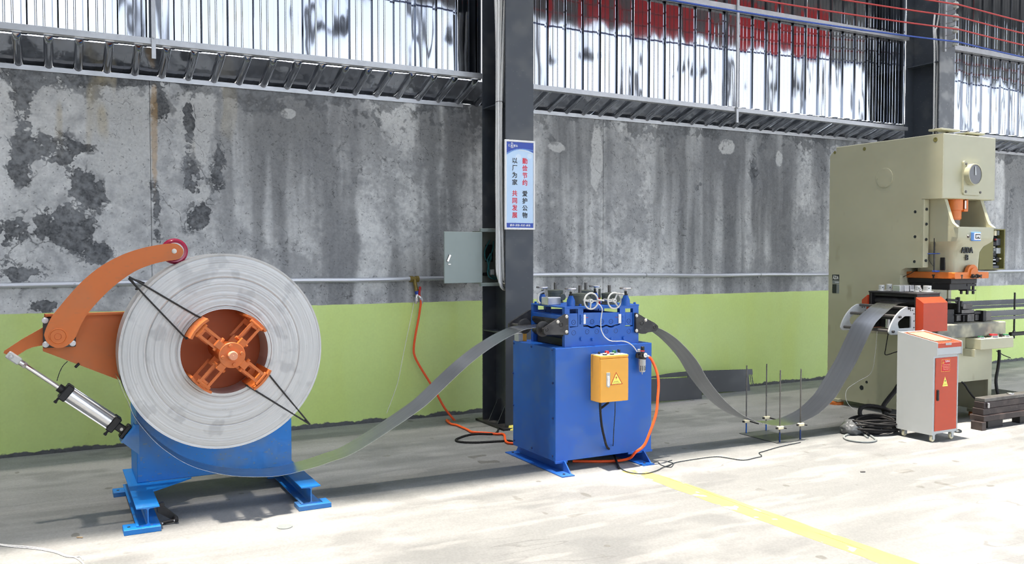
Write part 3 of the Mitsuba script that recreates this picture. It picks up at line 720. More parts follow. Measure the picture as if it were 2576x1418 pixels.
def glyph(ch, h, x, z, y, slant=0.0, depth=.0012):
    """One character h tall with its lower left at (x, z), standing proud of the plane y."""
    polys = []
    for part in GLYPHS[ch].split('|'):
        rings = [[tuple(float(c) for c in q.split(',')) for q in r.split()] for r in part.split('/')]
        polys.append(Polygon(rings[0], rings[1:]).buffer(0))
    s = h / 100.0
    g = shapely.affinity.affine_transform(shapely.union_all(polys), [s, s * slant, 0, s, x, z])
    return prism_y(g, y - depth, y)


import shapely.affinity
SY = -.886
(sx0, sz1), (sx1, sz0) = (3.603,2.604), (3.913,1.802)
sign = thing('slogan_sign', 'blue and white framed sign with Chinese slogans in red and black on the dark column', 'sign')
m_ = .018
add(sign, 'frame', cat([box(sx0, sx1, SY - .006, SY + .013, sz1 - m_, sz1, .003), box(sx0, sx1, SY - .006, SY + .013, sz0, sz0 + m_, .003), box(sx0, sx0 + m_, SY - .006, SY + .013, sz0, sz1, .003), box(sx1 - m_, sx1, SY - .006, SY + .013, sz0, sz1, .003)]), 'white', label='white frame')
px0, px1, pz0, pz1 = sx0 + m_, sx1 - m_, sz0 + m_, sz1 - m_
add(sign, 'panel', box(px0 - .004, px1 + .004, SY, SY + .01, pz0 - .004, pz1 + .004, .001), 'sign_pale', label='pale blue panel')
W, H = px1 - px0, pz1 - pz0


def arch(a, b, c, n=24):
    u = np.linspace(0, 1, n)
    return [(px0 + W * t, pz1 - H * (a * (1 - t) ** 2 + 2 * b * t * (1 - t) + c * t * t)) for t in u]


add(sign, 'header', prism_y(arch(.135, .025, .115) + [(px1, pz1), (px0, pz1)], SY - .0012, SY), 'sign_blue', label='dark blue header')
add(sign, 'swoosh', cat([prism_y(arch(.155, .030, .118) + arch(.137, .027, .116)[::-1], SY - .0012, SY), prism_y([(px0 + W * t, pz1 - H * (.072 + .035 * (t - .6) ** 2 + .02 * (t - .6))) for t in np.linspace(.58, 1, 10)] + [(px0 + W * t, pz1 - H * (.082 + .1 * (t - .6) ** 2)) for t in np.linspace(1, .58, 10)], SY - .0022, SY - .001)]), 'sign_mid')
add(sign, 'white_swoosh', prism_y([(px0 + W * t, pz1 - H * (.088 + .17 * (t - .5) ** 2)) for t in np.linspace(.45, 1, 12)] + [(px0 + W * t, pz1 - H * (.094 + .165 * (t - .5) ** 2)) for t in np.linspace(1, .45, 12)], SY - .0022, SY - .0011), 'white')
add(sign, 'footer', box(px0, px1, SY - .0012, SY, pz0, pz0 + H * .055, 0), 'sign_blue', label='dark blue footer')
for fx, fz, r_ in ((.44, .175, .105), (.86, .155, .085)):
    add(sign, 'pale_disc', prism_y(Point(px0 + W * fx, pz1 - H * fz).buffer(W * r_), SY - .0006, SY), 'sign_haze')
hh = H * .072
for col, x, top in (('勤俭节约爱护公物', px0 + W * .585, .181), ('以厂为家共同发展', px0 + W * .205, .181)):
    for i, ch in enumerate(col):
        z = pz1 - H * (top + .0845 * i + (.045 if i > 3 else 0)) - hh * .85
        red = (i < 4) == (col[0] == '勤')
        add(sign, 'character', glyph(ch, hh, x, z, SY, depth=.0016), 'text_red' if red else 'text_dark')
foot, x = '服务·进取·务实·高效', px0 + W * .12
fm = []
for ch in foot:
    if ch == '·':
        fm.append(box(x + .002, x + .006, SY - .002, SY - .001, pz0 + H * .024, pz0 + H * .031, 0)); x += W * .035
    else:
        fm.append(glyph(ch, W * .078, x, pz0 + H * .018, SY - .001, .2)); x += W * .083
add(sign, 'motto', cat(fm), 'white', label='small white motto')
fm = []
for i, ch in enumerate('汇成智达'):
    fm.append(glyph(ch, W * .082, px0 + W * (.06 + .088 * i + (.012 if i > 1 else 0)), pz1 - H * .055, SY - .001))
for i, ch in enumerate('机器人'):
    fm.append(glyph(ch, W * .042, px0 + W * (.155 + .045 * i), pz1 - H * .071, SY - .001))
fm.append(prism_y(LineString([(px0 + W * .20, pz1 - H * .022), (px0 + W * .17, pz1 - H * .015), (px0 + W * .205, pz1 - H * .010), (px0 + W * .24, pz1 - H * .020)]).buffer(W * .009), SY - .002, SY - .001))
add(sign, 'logo', cat(fm), 'white', label='small white company lettering')


# ------------------------------------------------------------------ uncoiler
unc = thing('uncoiler', 'blue and orange motorised uncoiler carrying the big steel coil at left', 'uncoiler')


def i_beam(x0, x1, y0, y1, z0, z1):
    xc = (x0 + x1) / 2
    poly = [(x0, z0), (x1, z0), (x1, z0 + .006), (xc + .010, z0 + .009), (xc + .003, z0 + .016), (xc + .003, z1 - .016), (xc + .010, z1 - .009), (x1, z1 - .006), (x1, z1), (x0, z1), (x0, z1 - .006), (xc - .010, z1 - .009), (xc - .003, z1 - .016), (xc - .003, z0 + .016), (xc - .010, z0 + .009), (x0, z0 + .006)]
    return prism_y(poly, y0, y1)


for bx_, ex in (((.42, .545), (.352, .549)), ((1.366, 1.488), (1.342, 1.546))):
    add(unc, 'beam', i_beam(*bx_, -2.44, -1.42, .03, .138), 'blue_base')
    for y0, y1 in ((-2.475, -2.35), (-1.60, -1.48)):
        f_ = add(unc, 'foot_plate', box(*ex, y0, y1, 0.0, .03, .002), 'blue_base')
        add(f_, 'bolt_hole', cyl((ex[0] + .03, (y0 + y1) / 2, .0295), (ex[0] + .03, (y0 + y1) / 2, .031), .009, 12), 'black')
BXF = -1.85
add(unc, 'cabinet', box(.475, 1.452, BXF, -1.42, .138, .93, .004), 'blue_base', label='blue base cabinet')
add(unc, 'flange_plate', prism_z([(.47, BXF), (.47, -1.93), (.545, -2.07), (.56, -2.06), (.80, BXF), (1.452, BXF)], .128, .138), 'blue_base')
# orange side plate, its bent top edge and the plate behind the coil
OP = -1.93
side = [(-0.034,1.213),(-0.027,1.213),(-0.026,1.234),(0.404,1.232),(0.424,1.234)]
low = [(0.367,0.815),(-0.037,1.013)]
add(unc, 'side_plate', prism_y(side + [(.60, side[-1][1]), (.60, .80)] + low, OP, OP + .012), 'orange', label='orange side plate')
add(unc, 'top_flange', box(side[2][0] + .004, .60, OP - .05, OP + .0, side[3][1] + .002, side[2][1] - .014, .001), 'orange')
hx0, hz1 = (-0.034,1.214); hx1, hz0 = (0.138,1.035)
hinge = add(unc, 'hinge_block', box(hx0, hx1, -1.975, OP, hz0, hz1, .003), 'black_steel', label='dark hinge block')
for x, z in [(-0.022,1.198),(-0.021,1.056),(0.121,1.056)]:
    add(hinge, 'bolt', hex_bolt((x, -1.975, z), (0, -1, 0), .0135, .012), 'steel')
ARM = [(-0.028,1.131),(-0.016,1.171),(0.013,1.233),(0.053,1.288),(0.108,1.359),(0.174,1.434),(0.248,1.501),(0.322,1.551),(0.398,1.59),(0.474,1.618),(0.544,1.636),(0.606,1.647),(0.666,1.653),(0.697,1.644),(0.717,1.624),(0.724,1.602),(0.716,1.579),(0.7,1.562),(0.676,1.553),(0.621,1.546),(0.542,1.526),(0.465,1.494),(0.404,1.455),(0.335,1.399),(0.267,1.331),(0.207,1.259),(0.17,1.2),(0.144,1.14),(0.125,1.1),(0.1,1.073),(0.071,1.057),(0.039,1.054),(0.007,1.067),(-0.017,1.095)]
add(unc, 'hold_down_arm', prism_y(Polygon(spline(ARM + [ARM[0]], 3)), -2.20, -2.175), 'orange', 30, label='curved orange hold-down arm')
pv = (0.042,1.119)
add(unc, 'pivot_shaft', cyl((pv[0], -2.175, pv[1]), (pv[0], -1.975, pv[1]), .045), 'orange', 30)
add(unc, 'pivot', cat([cyl((pv[0], -2.203, pv[1]), (pv[0], -2.199, pv[1]), .040), torus((pv[0], -2.2005, pv[1]), .044, .003, (0, 1, 0), 32, 6)]), 'orange', 30)
add(unc, 'pivot_ring', torus((pv[0], -2.2035, pv[1]), .018, .0016, (0, 1, 0), 24, 6), 'orange_deep', 30)
wc = (0.68,1.606)
whl = add(unc, 'press_wheel', lathe([(.052, -.03), (.066, -.032), (.076, -.022), (.0785, 0), (.076, .022), (.066, .032), (.052, .03)], (wc[0], -2.13, wc[1]), (0, 1, 0), 40), 'magenta', 40, label='magenta rubber wheel')
add(whl, 'hub', lathe([(0, -.028), (.054, -.028), (.054, .028), (0, .028)], (wc[0], -2.13, wc[1]), (0, 1, 0), 32), 'cast_grey', 30)
ab = (0.671,1.606)
add(whl, 'axle_bolt', hex_bolt((ab[0], -2.199, ab[1]), (0, -1, 0), .011, .014), 'bolt_white')
add(whl, 'axle', cyl((wc[0], -2.18, wc[1]), (wc[0], -2.09, wc[1]), .008), 'steel')
LEV = [(-0.016,1.165),(-0.038,1.153),(-0.141,1.092),(-0.234,1.027),(-0.238,1.015),(-0.224,1.007),(-0.199,1.008),(-0.167,0.998),(-0.12,1.029),(-0.091,1.041),(-0.04,1.05),(-0.011,1.052)]
add(unc, 'lever', prism_y(LEV, -1.96, -1.945), 'orange', label='orange lever to the cylinder')
# pneumatic cylinder
c0, c1 = np.array((-0.198,0.995)), np.array((0.379,0.518))
c0, c1 = np.array([c0[0], -1.97, c0[1]]), np.array([c1[0], -1.97, c1[1]])
ax = (c1 - c0) / np.linalg.norm(c1 - c0); LN = np.linalg.norm(c1 - c0)
side_ = np.cross(ax, [0, 1, 0]); side_ /= np.linalg.norm(side_)


def oblong(s0, s1, w, d, b=.004):
    """A block along the cylinder's axis from s0 to s1."""
    m = box(0, s1 - s0, -d, d, -w, w, b)
    R = np.eye(4); R[:3, 0], R[:3, 1], R[:3, 2] = ax, [0, 1, 0], np.cross(ax, [0, 1, 0]); R[:3, 3] = c0 + ax * s0
    m.apply_transform(R)
    m.fix_normals()
    return m


def along(s):
    return (np.array(s) / 1339.7) * LN          # lengths read along the axis, end pin to end pin


cy = add(unc, 'air_cylinder', cyl(c0 + ax * LN * .505, c0 + ax * LN * .905, .043, 40), 'aluminium', 30, label='aluminium air cylinder barrel')
add(cy, 'end_cap', oblong(LN * .455, LN * .515, .050, .050, .006), 'black')
add(cy, 'end_cap', oblong(LN * .895, LN * .955, .050, .050, .006), 'black')
add(cy, 'nose', cat([cyl(c0 + ax * LN * .415, c0 + ax * LN * .46, .024)]), 'black', 30)
add(cy, 'piston_rod', cyl(c0 + ax * LN * .07, c0 + ax * LN * .42, .0125), 'chrome', 30)
add(cy, 'lock_nut', cat([cyl(c0 + ax * LN * .105, c0 + ax * LN * .128, .019, 6), cyl(c0 + ax * LN * .055, c0 + ax * LN * .108, .0165)]), 'steel')
add(cy, 'clevis', cat([oblong(-.026, LN * .075, .022, .020, .006), cyl(c0 + [0, -.026, 0], c0 + [0, .02, 0], .014)]), 'cast_grey')
add(cy, 'clevis_pin', cat([torus(c0 + [0, -.027, 0], .012, .002, (0, 1, 0), 20, 6), cyl(c0 + [0, -.029, 0], c0 + [0, .022, 0], .007)]), 'steel')
for s in (-1, 1):
    for y in (-.041, .041):
        add(cy, 'tie_rod', cyl(c0 + ax * LN * .5 + side_ * s * .041 + [0, y, 0], c0 + ax * LN * .91 + side_ * s * .041 + [0, y, 0], .0045, 10), 'chrome', 30)
for s in (.47, .93):
    p = c0 + ax * LN * s - side_ * .05 if (side_[2] > 0) else c0 + ax * LN * s + side_ * .05
    dn = -side_ if side_[2] > 0 else side_
    add(cy, 'air_fitting', cat([cyl(p, p + dn * .022, .007, 10), cyl(p + dn * .02, p + dn * .034, .010, 10)]), 'black', 30)
add(cy, 'rear_clevis', cat([oblong(LN * .95, LN * 1.03, .024, .022, .006), oblong(LN * 1.02, LN * 1.055, .046, .036, .005)]), 'black')
add(cy, 'rear_pin', cyl(c1 + [0, -.030, 0], c1 + [0, .03, 0], .010), 'bolt_white', 30)
e0 = c0 + ax * LN * 1.055
br = [(q[0], q[2]) for q in (e0 - side_ * .062, e0 + side_ * .062, e0 + side_ * .062 + ax * .012, e0 - side_ * .062 + ax * .012)]
lowp, highp = (br[0], br[1]) if br[0][1] < br[1][1] else (br[1], br[0])
add(unc, 'cylinder_bracket', cat([prism_y(br, -2.03, -1.91), prism_y([lowp, highp, (.48, highp[1] - .01), (.48, lowp[1] - .10)], -1.975, -1.96)]), 'blue_base')
bp = (0.143,0.915)
add(unc, 'grease_stub', cyl((bp[0] + .012, -1.93, bp[1] + .012), (bp[0] - .01, -1.94, bp[1] - .008), .008, 10), 'black')
add(unc, 'thin_air_line', tube([(x, -1.94, z) for x, z in [(0.093,0.946),(0.067,0.918),(0.048,0.878),(0.034,0.832)]], .0022, 6), 'rope', 40)
# mandrel: shaft, hub flange, four shoes on parallel links, dished back plate behind the coil
CX_, CZ_ = COIL_C
add(unc, 'back_plate', cat([lathe([(0, 0), (.50, 0), (.50, .012), (0, .012)], (CX_, -2.022, CZ_), (0, 1, 0), 64), cyl((CX_, -2.01, CZ_), (CX_, -1.8, CZ_), .09)]), 'orange_deep', 30, label='orange back plate behind the bore')
add(unc, 'shaft', cat([cyl((CX_, -2.46, CZ_), (CX_, -2.0, CZ_), .062), cyl((CX_, -2.48, CZ_), (CX_, -2.02, CZ_), .052)]), 'orange_deep', 30)
hub = add(unc, 'hub', lathe([(0, 0), (.030, 0), (.073, 0), (.076, .003), (.076, .02), (0, .02)], (CX_, -2.505, CZ_), (0, 1, 0), 48), 'orange', 30, label='round orange hub flange')
add(hub, 'spindle', cat([cyl((CX_, -2.545, CZ_), (CX_, -2.5, CZ_), .026, 28, .004), cyl((CX_, -2.547, CZ_), (CX_, -2.544, CZ_), .004, 12)]), 'salmon', 30)
for a in (100, 10, 190, 280):
    p = (CX_ + .055 * math.cos(math.radians(a)), -2.505, CZ_ + .055 * math.sin(math.radians(a)))
    add(hub, 'bolt', cyl(p, (p[0], -2.516, p[2]), .0105, 12), 'orange', 30)
for a, back in ((138, -2.12), (47, -2.06), (228, -2.06), (318, -2.12)):
    r = math.radians(a)
    d, q = np.array([math.cos(r), 0, math.sin(r)]), np.array([-math.sin(r), 0, math.cos(r)])
    C = np.array([CX_, 0, CZ_])
    arc = [C + .256 * np.array([math.cos(r + t), 0, math.sin(r + t)]) for t in np.linspace(-.30, .30, 14)] + [C + .242 * np.array([math.cos(r + t), 0, math.sin(r + t)]) for t in np.linspace(.30, -.30, 14)]
    shoe = add(unc, 'shoe', prism_y([(p[0], p[2]) for p in arc], -2.49 if a in (138, 318) else -2.42, back), 'orange', 30, label='curved orange mandrel shoe')
    yf = -2.485 if a in (138, 318) else -2.44

    def bar(s0, s1, off, y, w=.008, t=.012):
        c = [C + d * s0 + q * (off - w), C + d * s1 + q * (off - w), C + d * s1 + q * (off + w), C + d * s0 + q * (off + w)]
        return prism_y([(p[0], p[2]) for p in c], y, y + t)
    each(shoe, 'block', ([bar(.205, .243, 0, yf + .004, .021, .05), bar(.205, .243, 0, -2.2, .021, .05)]), 'orange')
    each(hub, 'lug', ([bar(.06, .115, 0, -2.50, .021, .045), bar(.055, .115, 0, -2.22, .021, .045)]), 'orange')
    for s in (-1, 1):
        each(shoe, 'link', ([bar(.095, .235, s * .028, yf - .002), bar(.095, .235, s * .028, -2.205)]), 'orange')
    for s0 in (.098, .228):
        pp = C + d * s0
        y0 = yf + .006
        add(shoe, 'pin', cyl(pp + [0, y0, 0] - q * .045, pp + [0, y0, 0] + q * .045, .0105, 12), 'orange', 30)
# pedal on the near foot
pd = [(0.546,0.102),(0.568,0.114),(0.583,0.115),(0.588,0.099),(0.583,0.093),(0.662,0.015),(0.663,-0.002),(0.651,-0.004),(0.616,0.013),(0.547,0.061)]
pdl = add(unc, 'pedal', prism_y(pd, -2.30, -2.27), 'black', label='black foot lever')
a_, b_ = (0.566,0.012), (0.65,0.019)
add(pdl, 'grip', cat([cyl((a_[0], -2.36, a_[1]), (b_[0], -2.36, b_[1]), .0095, 16), cyl((b_[0] - .006, -2.375, b_[1]), (b_[0] - .006, -2.27, b_[1]), .011, 14)]), 'rubber', 30)
for q_ in (a_, (b_[0] - .018, b_[1])):
    add(pdl, 'end_nut', cyl((q_[0], -2.372, q_[1]), (q_[0], -2.362, q_[1]), .005, 10), 'chrome', 30)

# ------------------------------------------------------------------ the coil and its strip
coil = thing('steel_coil', 'large coil of grey steel strip on the uncoiler, its tail looping to the press', 'steel coil')
YF, YB = -2.27, -2.035
prof, n_ = [], 70
for i in range(n_ + 1):
    r = BORE_R + (COIL_R - BORE_R) * i / n_
    prof.append((r, -YF and (YF + 2.27) + .0016 * (rng.random() - .5) + (.004 * rng.random() if i % 9 == 4 else 0)))
prof = [(BORE_R, YB + 2.27)] + prof + [(COIL_R, YB + 2.27), (BORE_R, YB + 2.27)]
add(coil, 'wound_coil', lathe(prof, (CX_, -2.27, CZ_), (0, 1, 0), 160), 'coil_side', 50, label='wound turns of grey strip')


def strip_y(x):
    return -2.27 - .028 * np.clip(x - 1.3, 0, 6)


near1 = [(0.349,0.868),(0.372,0.791),(0.409,0.707)] + [(0.424,0.649),(0.478,0.561),(0.547,0.47),(0.617,0.402),(0.688,0.344),(0.761,0.299),(0.834,0.267),(0.909,0.24),(0.985,0.219),(1.061,0.204),(1.155,0.192),(1.242,0.184),(1.339,0.189),(1.429,0.203),(1.529,0.22),(1.631,0.246),(1.775,0.285)] + [(2.191,0.511),(2.32,0.602),(2.506,0.758),(2.681,0.885),(2.86,0.982),(2.978,1.029),(3.062,1.052)]
near2 = [(4.178,1.014),(4.267,0.977),(4.35,0.929),(4.434,0.864),(4.52,0.784),(4.592,0.703)] + [(4.641,0.627),(4.707,0.543),(4.781,0.464),(4.856,0.389),(4.946,0.319),(5.038,0.259),(5.146,0.208),(5.255,0.169),(5.366,0.142),(5.463,0.13),(5.576,0.127),(5.691,0.137),(5.791,0.162),(5.892,0.195),(5.993,0.254),(6.096,0.327)] + [(6.177,0.423),(6.263,0.523),(6.35,0.63),(6.42,0.739),(6.491,0.849),(6.562,0.947)] + [(6.607,0.986),(6.672,1.029),(6.731,1.063),(6.784,1.094),(6.851,1.12)]
mid = [(3.30, 1.056), (3.6, 1.052), (3.95, 1.045), (4.08, 1.028)]
path = near1 + mid + near2 + [(near2[-1][0] + .06, near2[-1][1] + .014), (7.22, near2[-1][1] + .02), (7.7, near2[-1][1] + .02)]
sp = spline([(x, 0, z) for x, z in path], 5)
keep = [0]
for i in range(1, len(sp)):
    if np.linalg.norm(sp[i] - sp[keep[-1]]) > .008:
        keep.append(i)
sp = sp[keep]
for _ in range(4):
    sp[1:-1] = .25 * sp[:-2] + .5 * sp[1:-1] + .25 * sp[2:]
tn = np.gradient(sp, axis=0); tn /= np.linalg.norm(tn, axis=1, keepdims=True)
nr = np.stack([-tn[:, 2], 0 * tn[:, 0], tn[:, 0]], 1)
yn = strip_y(sp[:, 0])
top, bot = sp + nr * .0008, sp - nr * .0008
ring = []
for a_, y_ in ((top, yn), (top, yn + .235), (bot, yn + .235), (bot, yn)):
    a_ = a_.copy(); a_[:, 1] = y_; ring.append(a_)
v = np.stack(ring, 1).reshape(-1, 3); fcs = []
for i in range(len(sp) - 1):
    for k in range(4):
        fcs.append([i * 4 + k, i * 4 + (k + 1) % 4, (i + 1) * 4 + (k + 1) % 4, (i + 1) * 4 + k])
fcs = np.array(fcs)
st = trimesh.Trimesh(v, np.vstack([fcs[:, [0, 1, 2]], fcs[:, [0, 2, 3]]]), process=False)
st.fix_normals()
add(coil, 'strip', st, 'strip', 40, label='shiny strip running off in two hanging loops')


def cord(segs, label):
    solo('bungee_cord', cat([tube(s, .0052, 8, 4) for s in segs]), 'rope', label, 'cord', smooth=40)


yc = -2.282
A1, A2, HK = (0.822,1.205), (0.722,1.081), (0.418,1.455)
K1, K2 = (0.498,1.404), (0.475,1.372)
bk = (0.516,1.412)
cord([[(A1[0], -2.30, A1[1]), (A1[0] - .05, yc, A1[1] + .02), (K1[0], yc, K1[1]), (HK[0], -2.25, HK[1])], [(A2[0], -2.30, A2[1]), (K2[0], yc, K2[1]), (HK[0], -2.25, HK[1])],
      [(A1[0], -2.30, A1[1]), ((A1[0] + A2[0]) / 2 - .016, -2.30, (A1[1] + A2[1]) / 2 + .014), (A2[0], -2.30, A2[1])],
      [(HK[0], -2.25, HK[1]), (HK[0] + .04, -2.12, HK[1] - .02), (bk[0], -2.02, bk[1])], [(HK[0] - .004, -2.25, HK[1] - .01), (HK[0] + .05, -2.15, HK[1] - .07), (K2[0] - .01, -2.08, K2[1] + .005)]],
     'dark bungee cord hooked over the upper left rim of the coil')
B1, B2, TP = (1.178,0.885), (1.062,0.781), (1.471,0.492)
cord([[(B1[0], -2.30, B1[1]), (B1[0] + .03, yc, B1[1] - .05), (TP[0], -2.26, TP[1])], [(B2[0], -2.30, B2[1]), (B2[0] + .06, yc, B2[1] - .04), (TP[0], -2.26, TP[1])],
      [(TP[0] - .006, -2.258, TP[1] + .01), (TP[0] - .03, -2.24, TP[1] + .03)]], 'dark bungee cord pulled down over the lower right rim of the coil')
# ------------------------------------------------------------------ straightener
stn = thing('straightener', 'blue roller straightener on a tall cabinet at the middle of the line', 'straightener')
CF, CB, CL, CR, CZT = -2.41, -1.757, 3.222, 4.082, .905
add(stn, 'cabinet', box(CL, CR, CF, CB, .078, CZT, .003), 'blue', label='blue sheet metal cabinet')
add(stn, 'lip', box(CL - .002, CL + .10, CF - .006, CF + .01, .066, .082, .001), 'blue')
add(stn, 'lip', box(CR - .22, CR + .006, CF - .006, CF + .01, .066, .082, .001), 'blue')
for x0, xp in ((3.195, 3.285), (3.905, 3.995)):
    add(stn, 'foot', box(x0, x0 + .105, -2.55, -1.675, 0.0, .008, .001), 'blue')
    add(stn, 'foot_web', prism_x([(-2.515, .008), (-2.43, .082), (-1.75, .082), (-1.69, .008)], xp, xp + .010), 'blue')
    for y in (-2.50, -1.72):
        add(stn, 'foot_bolt', cyl((x0 + .045, y, .008), (x0 + .045, y, .012), .010, 12), 'black')
for y, z in [(-1.773,0.884),(-2.057,0.885),(-2.365,0.891),(-1.764,0.648),(-2.376,0.65),(-1.768,0.396),(-2.377,0.393),(-1.782,0.119),(-2.065,0.116),(-2.376,0.118)]:
    add(stn, 'screw', cyl((CL - .006, y, z), (CL + .001, y, z), .008, 8), 'blue_dark')
# roller head: two side plates with cut-outs, sliding blocks, top plate
HF, HB = -2.372, -1.87
hx = (3.322, 3.984)
hz1 = 1.19
wave_low = [(3.483,1.049),(3.504,1.049),(3.523,1.049),(3.54,1.039),(3.561,1.034),(3.581,1.037),(3.597,1.046),(3.613,1.046),(3.63,1.038),(3.646,1.034),(3.662,1.037),(3.679,1.045),(3.695,1.045),(3.712,1.037),(3.731,1.032),(3.751,1.036),(3.768,1.045),(3.791,1.046),(3.811,1.053)]
wave_top = [(3.486,1.061),(3.503,1.061),(3.526,1.059),(3.542,1.051),(3.561,1.046),(3.581,1.05),(3.597,1.057),(3.616,1.057),(3.631,1.05),(3.646,1.045),(3.662,1.049),(3.679,1.056),(3.695,1.056),(3.711,1.049),(3.731,1.044),(3.751,1.049),(3.768,1.055),(3.794,1.055),(3.807,1.062)]
out = [(hx[0], .906), (hx[1], .906), (hx[1], hz1), (hx[0], hz1)]
holeL = [(3.364,1.183),(3.436,1.183),(3.437,1.053),(3.365,1.047)]
holeC = [(3.482,1.183),(3.81,1.176)] + wave_low[::-1]
holeR = [(3.859,1.173),(3.932,1.172),(3.931,1.035),(3.859,1.036)]


def side_plate(y0, y1, label=None):
    return add(stn, 'side_plate', prism_y(Polygon(out, [holeL, holeC, holeR]), y0, y1), 'blue', label=label)


fp = side_plate(HF, HF + .035)
side_plate(HB - .035, HB)
blkL = [(3.366,1.151),(3.434,1.15),(3.435,1.054),(3.367,1.055)]
blkR = [(3.862,1.143),(3.928,1.142),(3.928,1.043),(3.862,1.044)]
blkC = [(3.487,1.153),(3.806,1.146)] + wave_top[::-1]
for nm, poly in (('bearing_block', blkL), ('bearing_block', blkR), ('roller_block', blkC)):
    bl = add(stn, nm, prism_y(poly, HF + .002, HF + .03), 'blue')
    add(stn, nm, prism_y(poly, HB - .03, HB - .002), 'blue')
for x, z in [(3.399,1.085),(3.561,1.083),(3.648,1.081),(3.73,1.079),(3.893,1.076),(3.399,1.008),(3.517,1.011),(3.602,1.009),(3.686,1.008),(3.773,1.007),(3.893,0.998)]:
    add(fp, 'roller_end', cat([torus((x, HF + (.001 if z > 1.05 else -.0), z), .0165, .0016, (0, 1, 0), 24, 6), cyl((x, HF + .001, z), (x, HF - .0015, z), .0028, 8)]), 'blue_dark', 30)
    add(stn, 'roller', cyl((x, HF + .03, z), (x, HB - .03, z), .026 if z > 1.05 else .024, 20), 'black_steel', 30)
for x, z in [(3.463,0.973),(3.563,0.965),(3.733,0.962),(3.844,0.962)]:
    add(fp, 'bolt', hex_bolt((x, HF, z - .012), (0, -1, 0), .0125, .014), 'blue')
for x0_, z0_, z1_, s in ((((3.48,1.139)[0]), (3.489,1.07)[1], (3.488,1.139)[1], -1), ((3.819,1.132)[0], (3.805,1.063)[1], (3.805,1.133)[1], 1)):
    sc = add(fp, 'scale', box(x0_ - (0 if s < 0 else .024), x0_ + (.020 if s < 0 else 0), HF - .008, HF - .001, z0_, z1_, .001), 'white', label='white scale bar')
    add(sc, 'bracket', cat([box(x0_ + s * .001, x0_ + s * .026, HF - .012, HF, z0_ - .001, z1_ + .001, .001)]), 'blue')
    for z in (z0_ + .02, z1_ - .02):
        add(sc, 'screw', cyl((x0_ + s * .014, HF - .012, z), (x0_ + s * .014, HF - .018, z), .0065, 8), 'blue')
for (x, z), w in zip([(3.503,1.117),(3.79,1.11)], (.022, -.022)):
    add(fp, 'red_mark', box(x, x + w, HF - .0008, HF + .003, z - .0016, z + .0016, 0), 'red')
for x0, x1, z in ((3.345, 3.50, 1.13), (3.80, 3.96, 1.13)):
    add(stn, 'cross_bar', box(x0, x0 + .04, HF + .03, HB - .03, z - .045, z + .01), 'blue')
top = add(stn, 'top_plate', box(hx[0] - .002, hx[1] + .004, HF - .002, HB + .002, hz1, hz1 + .012, .002), 'blue')
add(stn, 'end_beam', box(hx[0], hx[0] + .03, HF + .035, HB - .035, 1.105, 1.135, .002), 'blue')
add(stn, 'pinch_roller', cyl((3.36, HF + .02, 1.085), (3.36, HB - .02, 1.085), .042), 'black_steel', 30)
add(stn, 'pinch_roller', cyl((3.36, HF + .02, 1.0), (3.36, HB - .02, 1.0), .042), 'black_steel', 30)
add(stn, 'drive_housing', box(3.345, 3.96, HF + .06, HB - .06, .906, .975, .004), 'black')
for x, z in [(3.476,1.205),(3.86,1.194),(3.97,1.192)]:
    add(top, 'bolt', cyl((x, -2.34, hz1 + .012), (x, -2.34, hz1 + .026), .010, 8), 'blue')
add(top, 'bolt', cyl((3.345, -1.90, hz1 + .012), (3.345, -1.90, hz1 + .026), .010, 8), 'blue')
ZT_ = hz1 + .012


def small_wheel(x, y, s=1.0, turn_=0.0):
    """Blue bell, dark stem and a chrome handwheel lying flat on top."""
    w = add(stn, 'adjuster', lathe([(0, 0), (.031, 0), (.032, .03), (.030, .045), (.018, .072), (.015, .078), (0, .078)], (x, y, ZT_), (0, 0, 1), 28), 'blue', 30, label='blue bell-shaped adjuster')
    z = ZT_ + .078
    add(w, 'stem', cat([cyl((x, y, z), (x, y, z + .010), .0155, 6), cyl((x, y, z + .008), (x, y, z + .034), .0095, 14)]), 'black', 30)
    z += .03
    hw = add(w, 'handwheel', cat([torus((x, y, z + .022), .041, .0065, (0, 0, 1), 36, 10), lathe([(0, 0), (.011, 0), (.012, .012), (.020, .018), (.036, .024), (.036, .028), (0, .024)], (x, y, z), (0, 0, 1), 28)]), 'chrome', 40)
    a = math.radians(200 + turn_)
    p = np.array([x + .043 * math.cos(a), y + .043 * math.sin(a), z + .022])
    add(w, 'crank_handle', cyl(p, p + np.array([.026 * math.cos(a), .026 * math.sin(a), .002]), .0065, 12), 'dull_steel', 30)


for x, y in ((3.393,-2.341), (3.801,-2.458), (3.338,-2.02), (3.81,-2.031)):
    small_wheel(x, y)
for (x, y), h_, r_ in ((((3.481,-2.338)[0] + .03, -2.28), .088, .060), (((3.733,-2.397)[0] + .05, -2.27), .085, .058), ((3.535,-1.882), .098, .058), ((3.716,-2.043), .098, .056)):
    g_ = add(stn, 'screw_jack', cat([lathe([(0, 0), (r_ + .006, 0), (r_ + .006, .008), (r_, .010), (r_, h_ * .78), (r_ + .003, h_ * .80), (r_ + .003, h_), (r_ * .4, h_ + .006), (0, h_ + .006)], (x, y, ZT_), (0, 0, 1), 32)]), 'gearbox', 30, label='grey green screw jack')
    add(g_, 'screw', cyl((x, y, ZT_ + h_), (x, y, ZT_ + h_ + .062), .0125, 16), 'dull_steel', 30)
    add(g_, 'worm_housing', cat([cyl((x + .03, y - r_ - .01, ZT_ + .045), (x + .03, y + .04, ZT_ + .045), .026, 20)]), 'gearbox', 30)
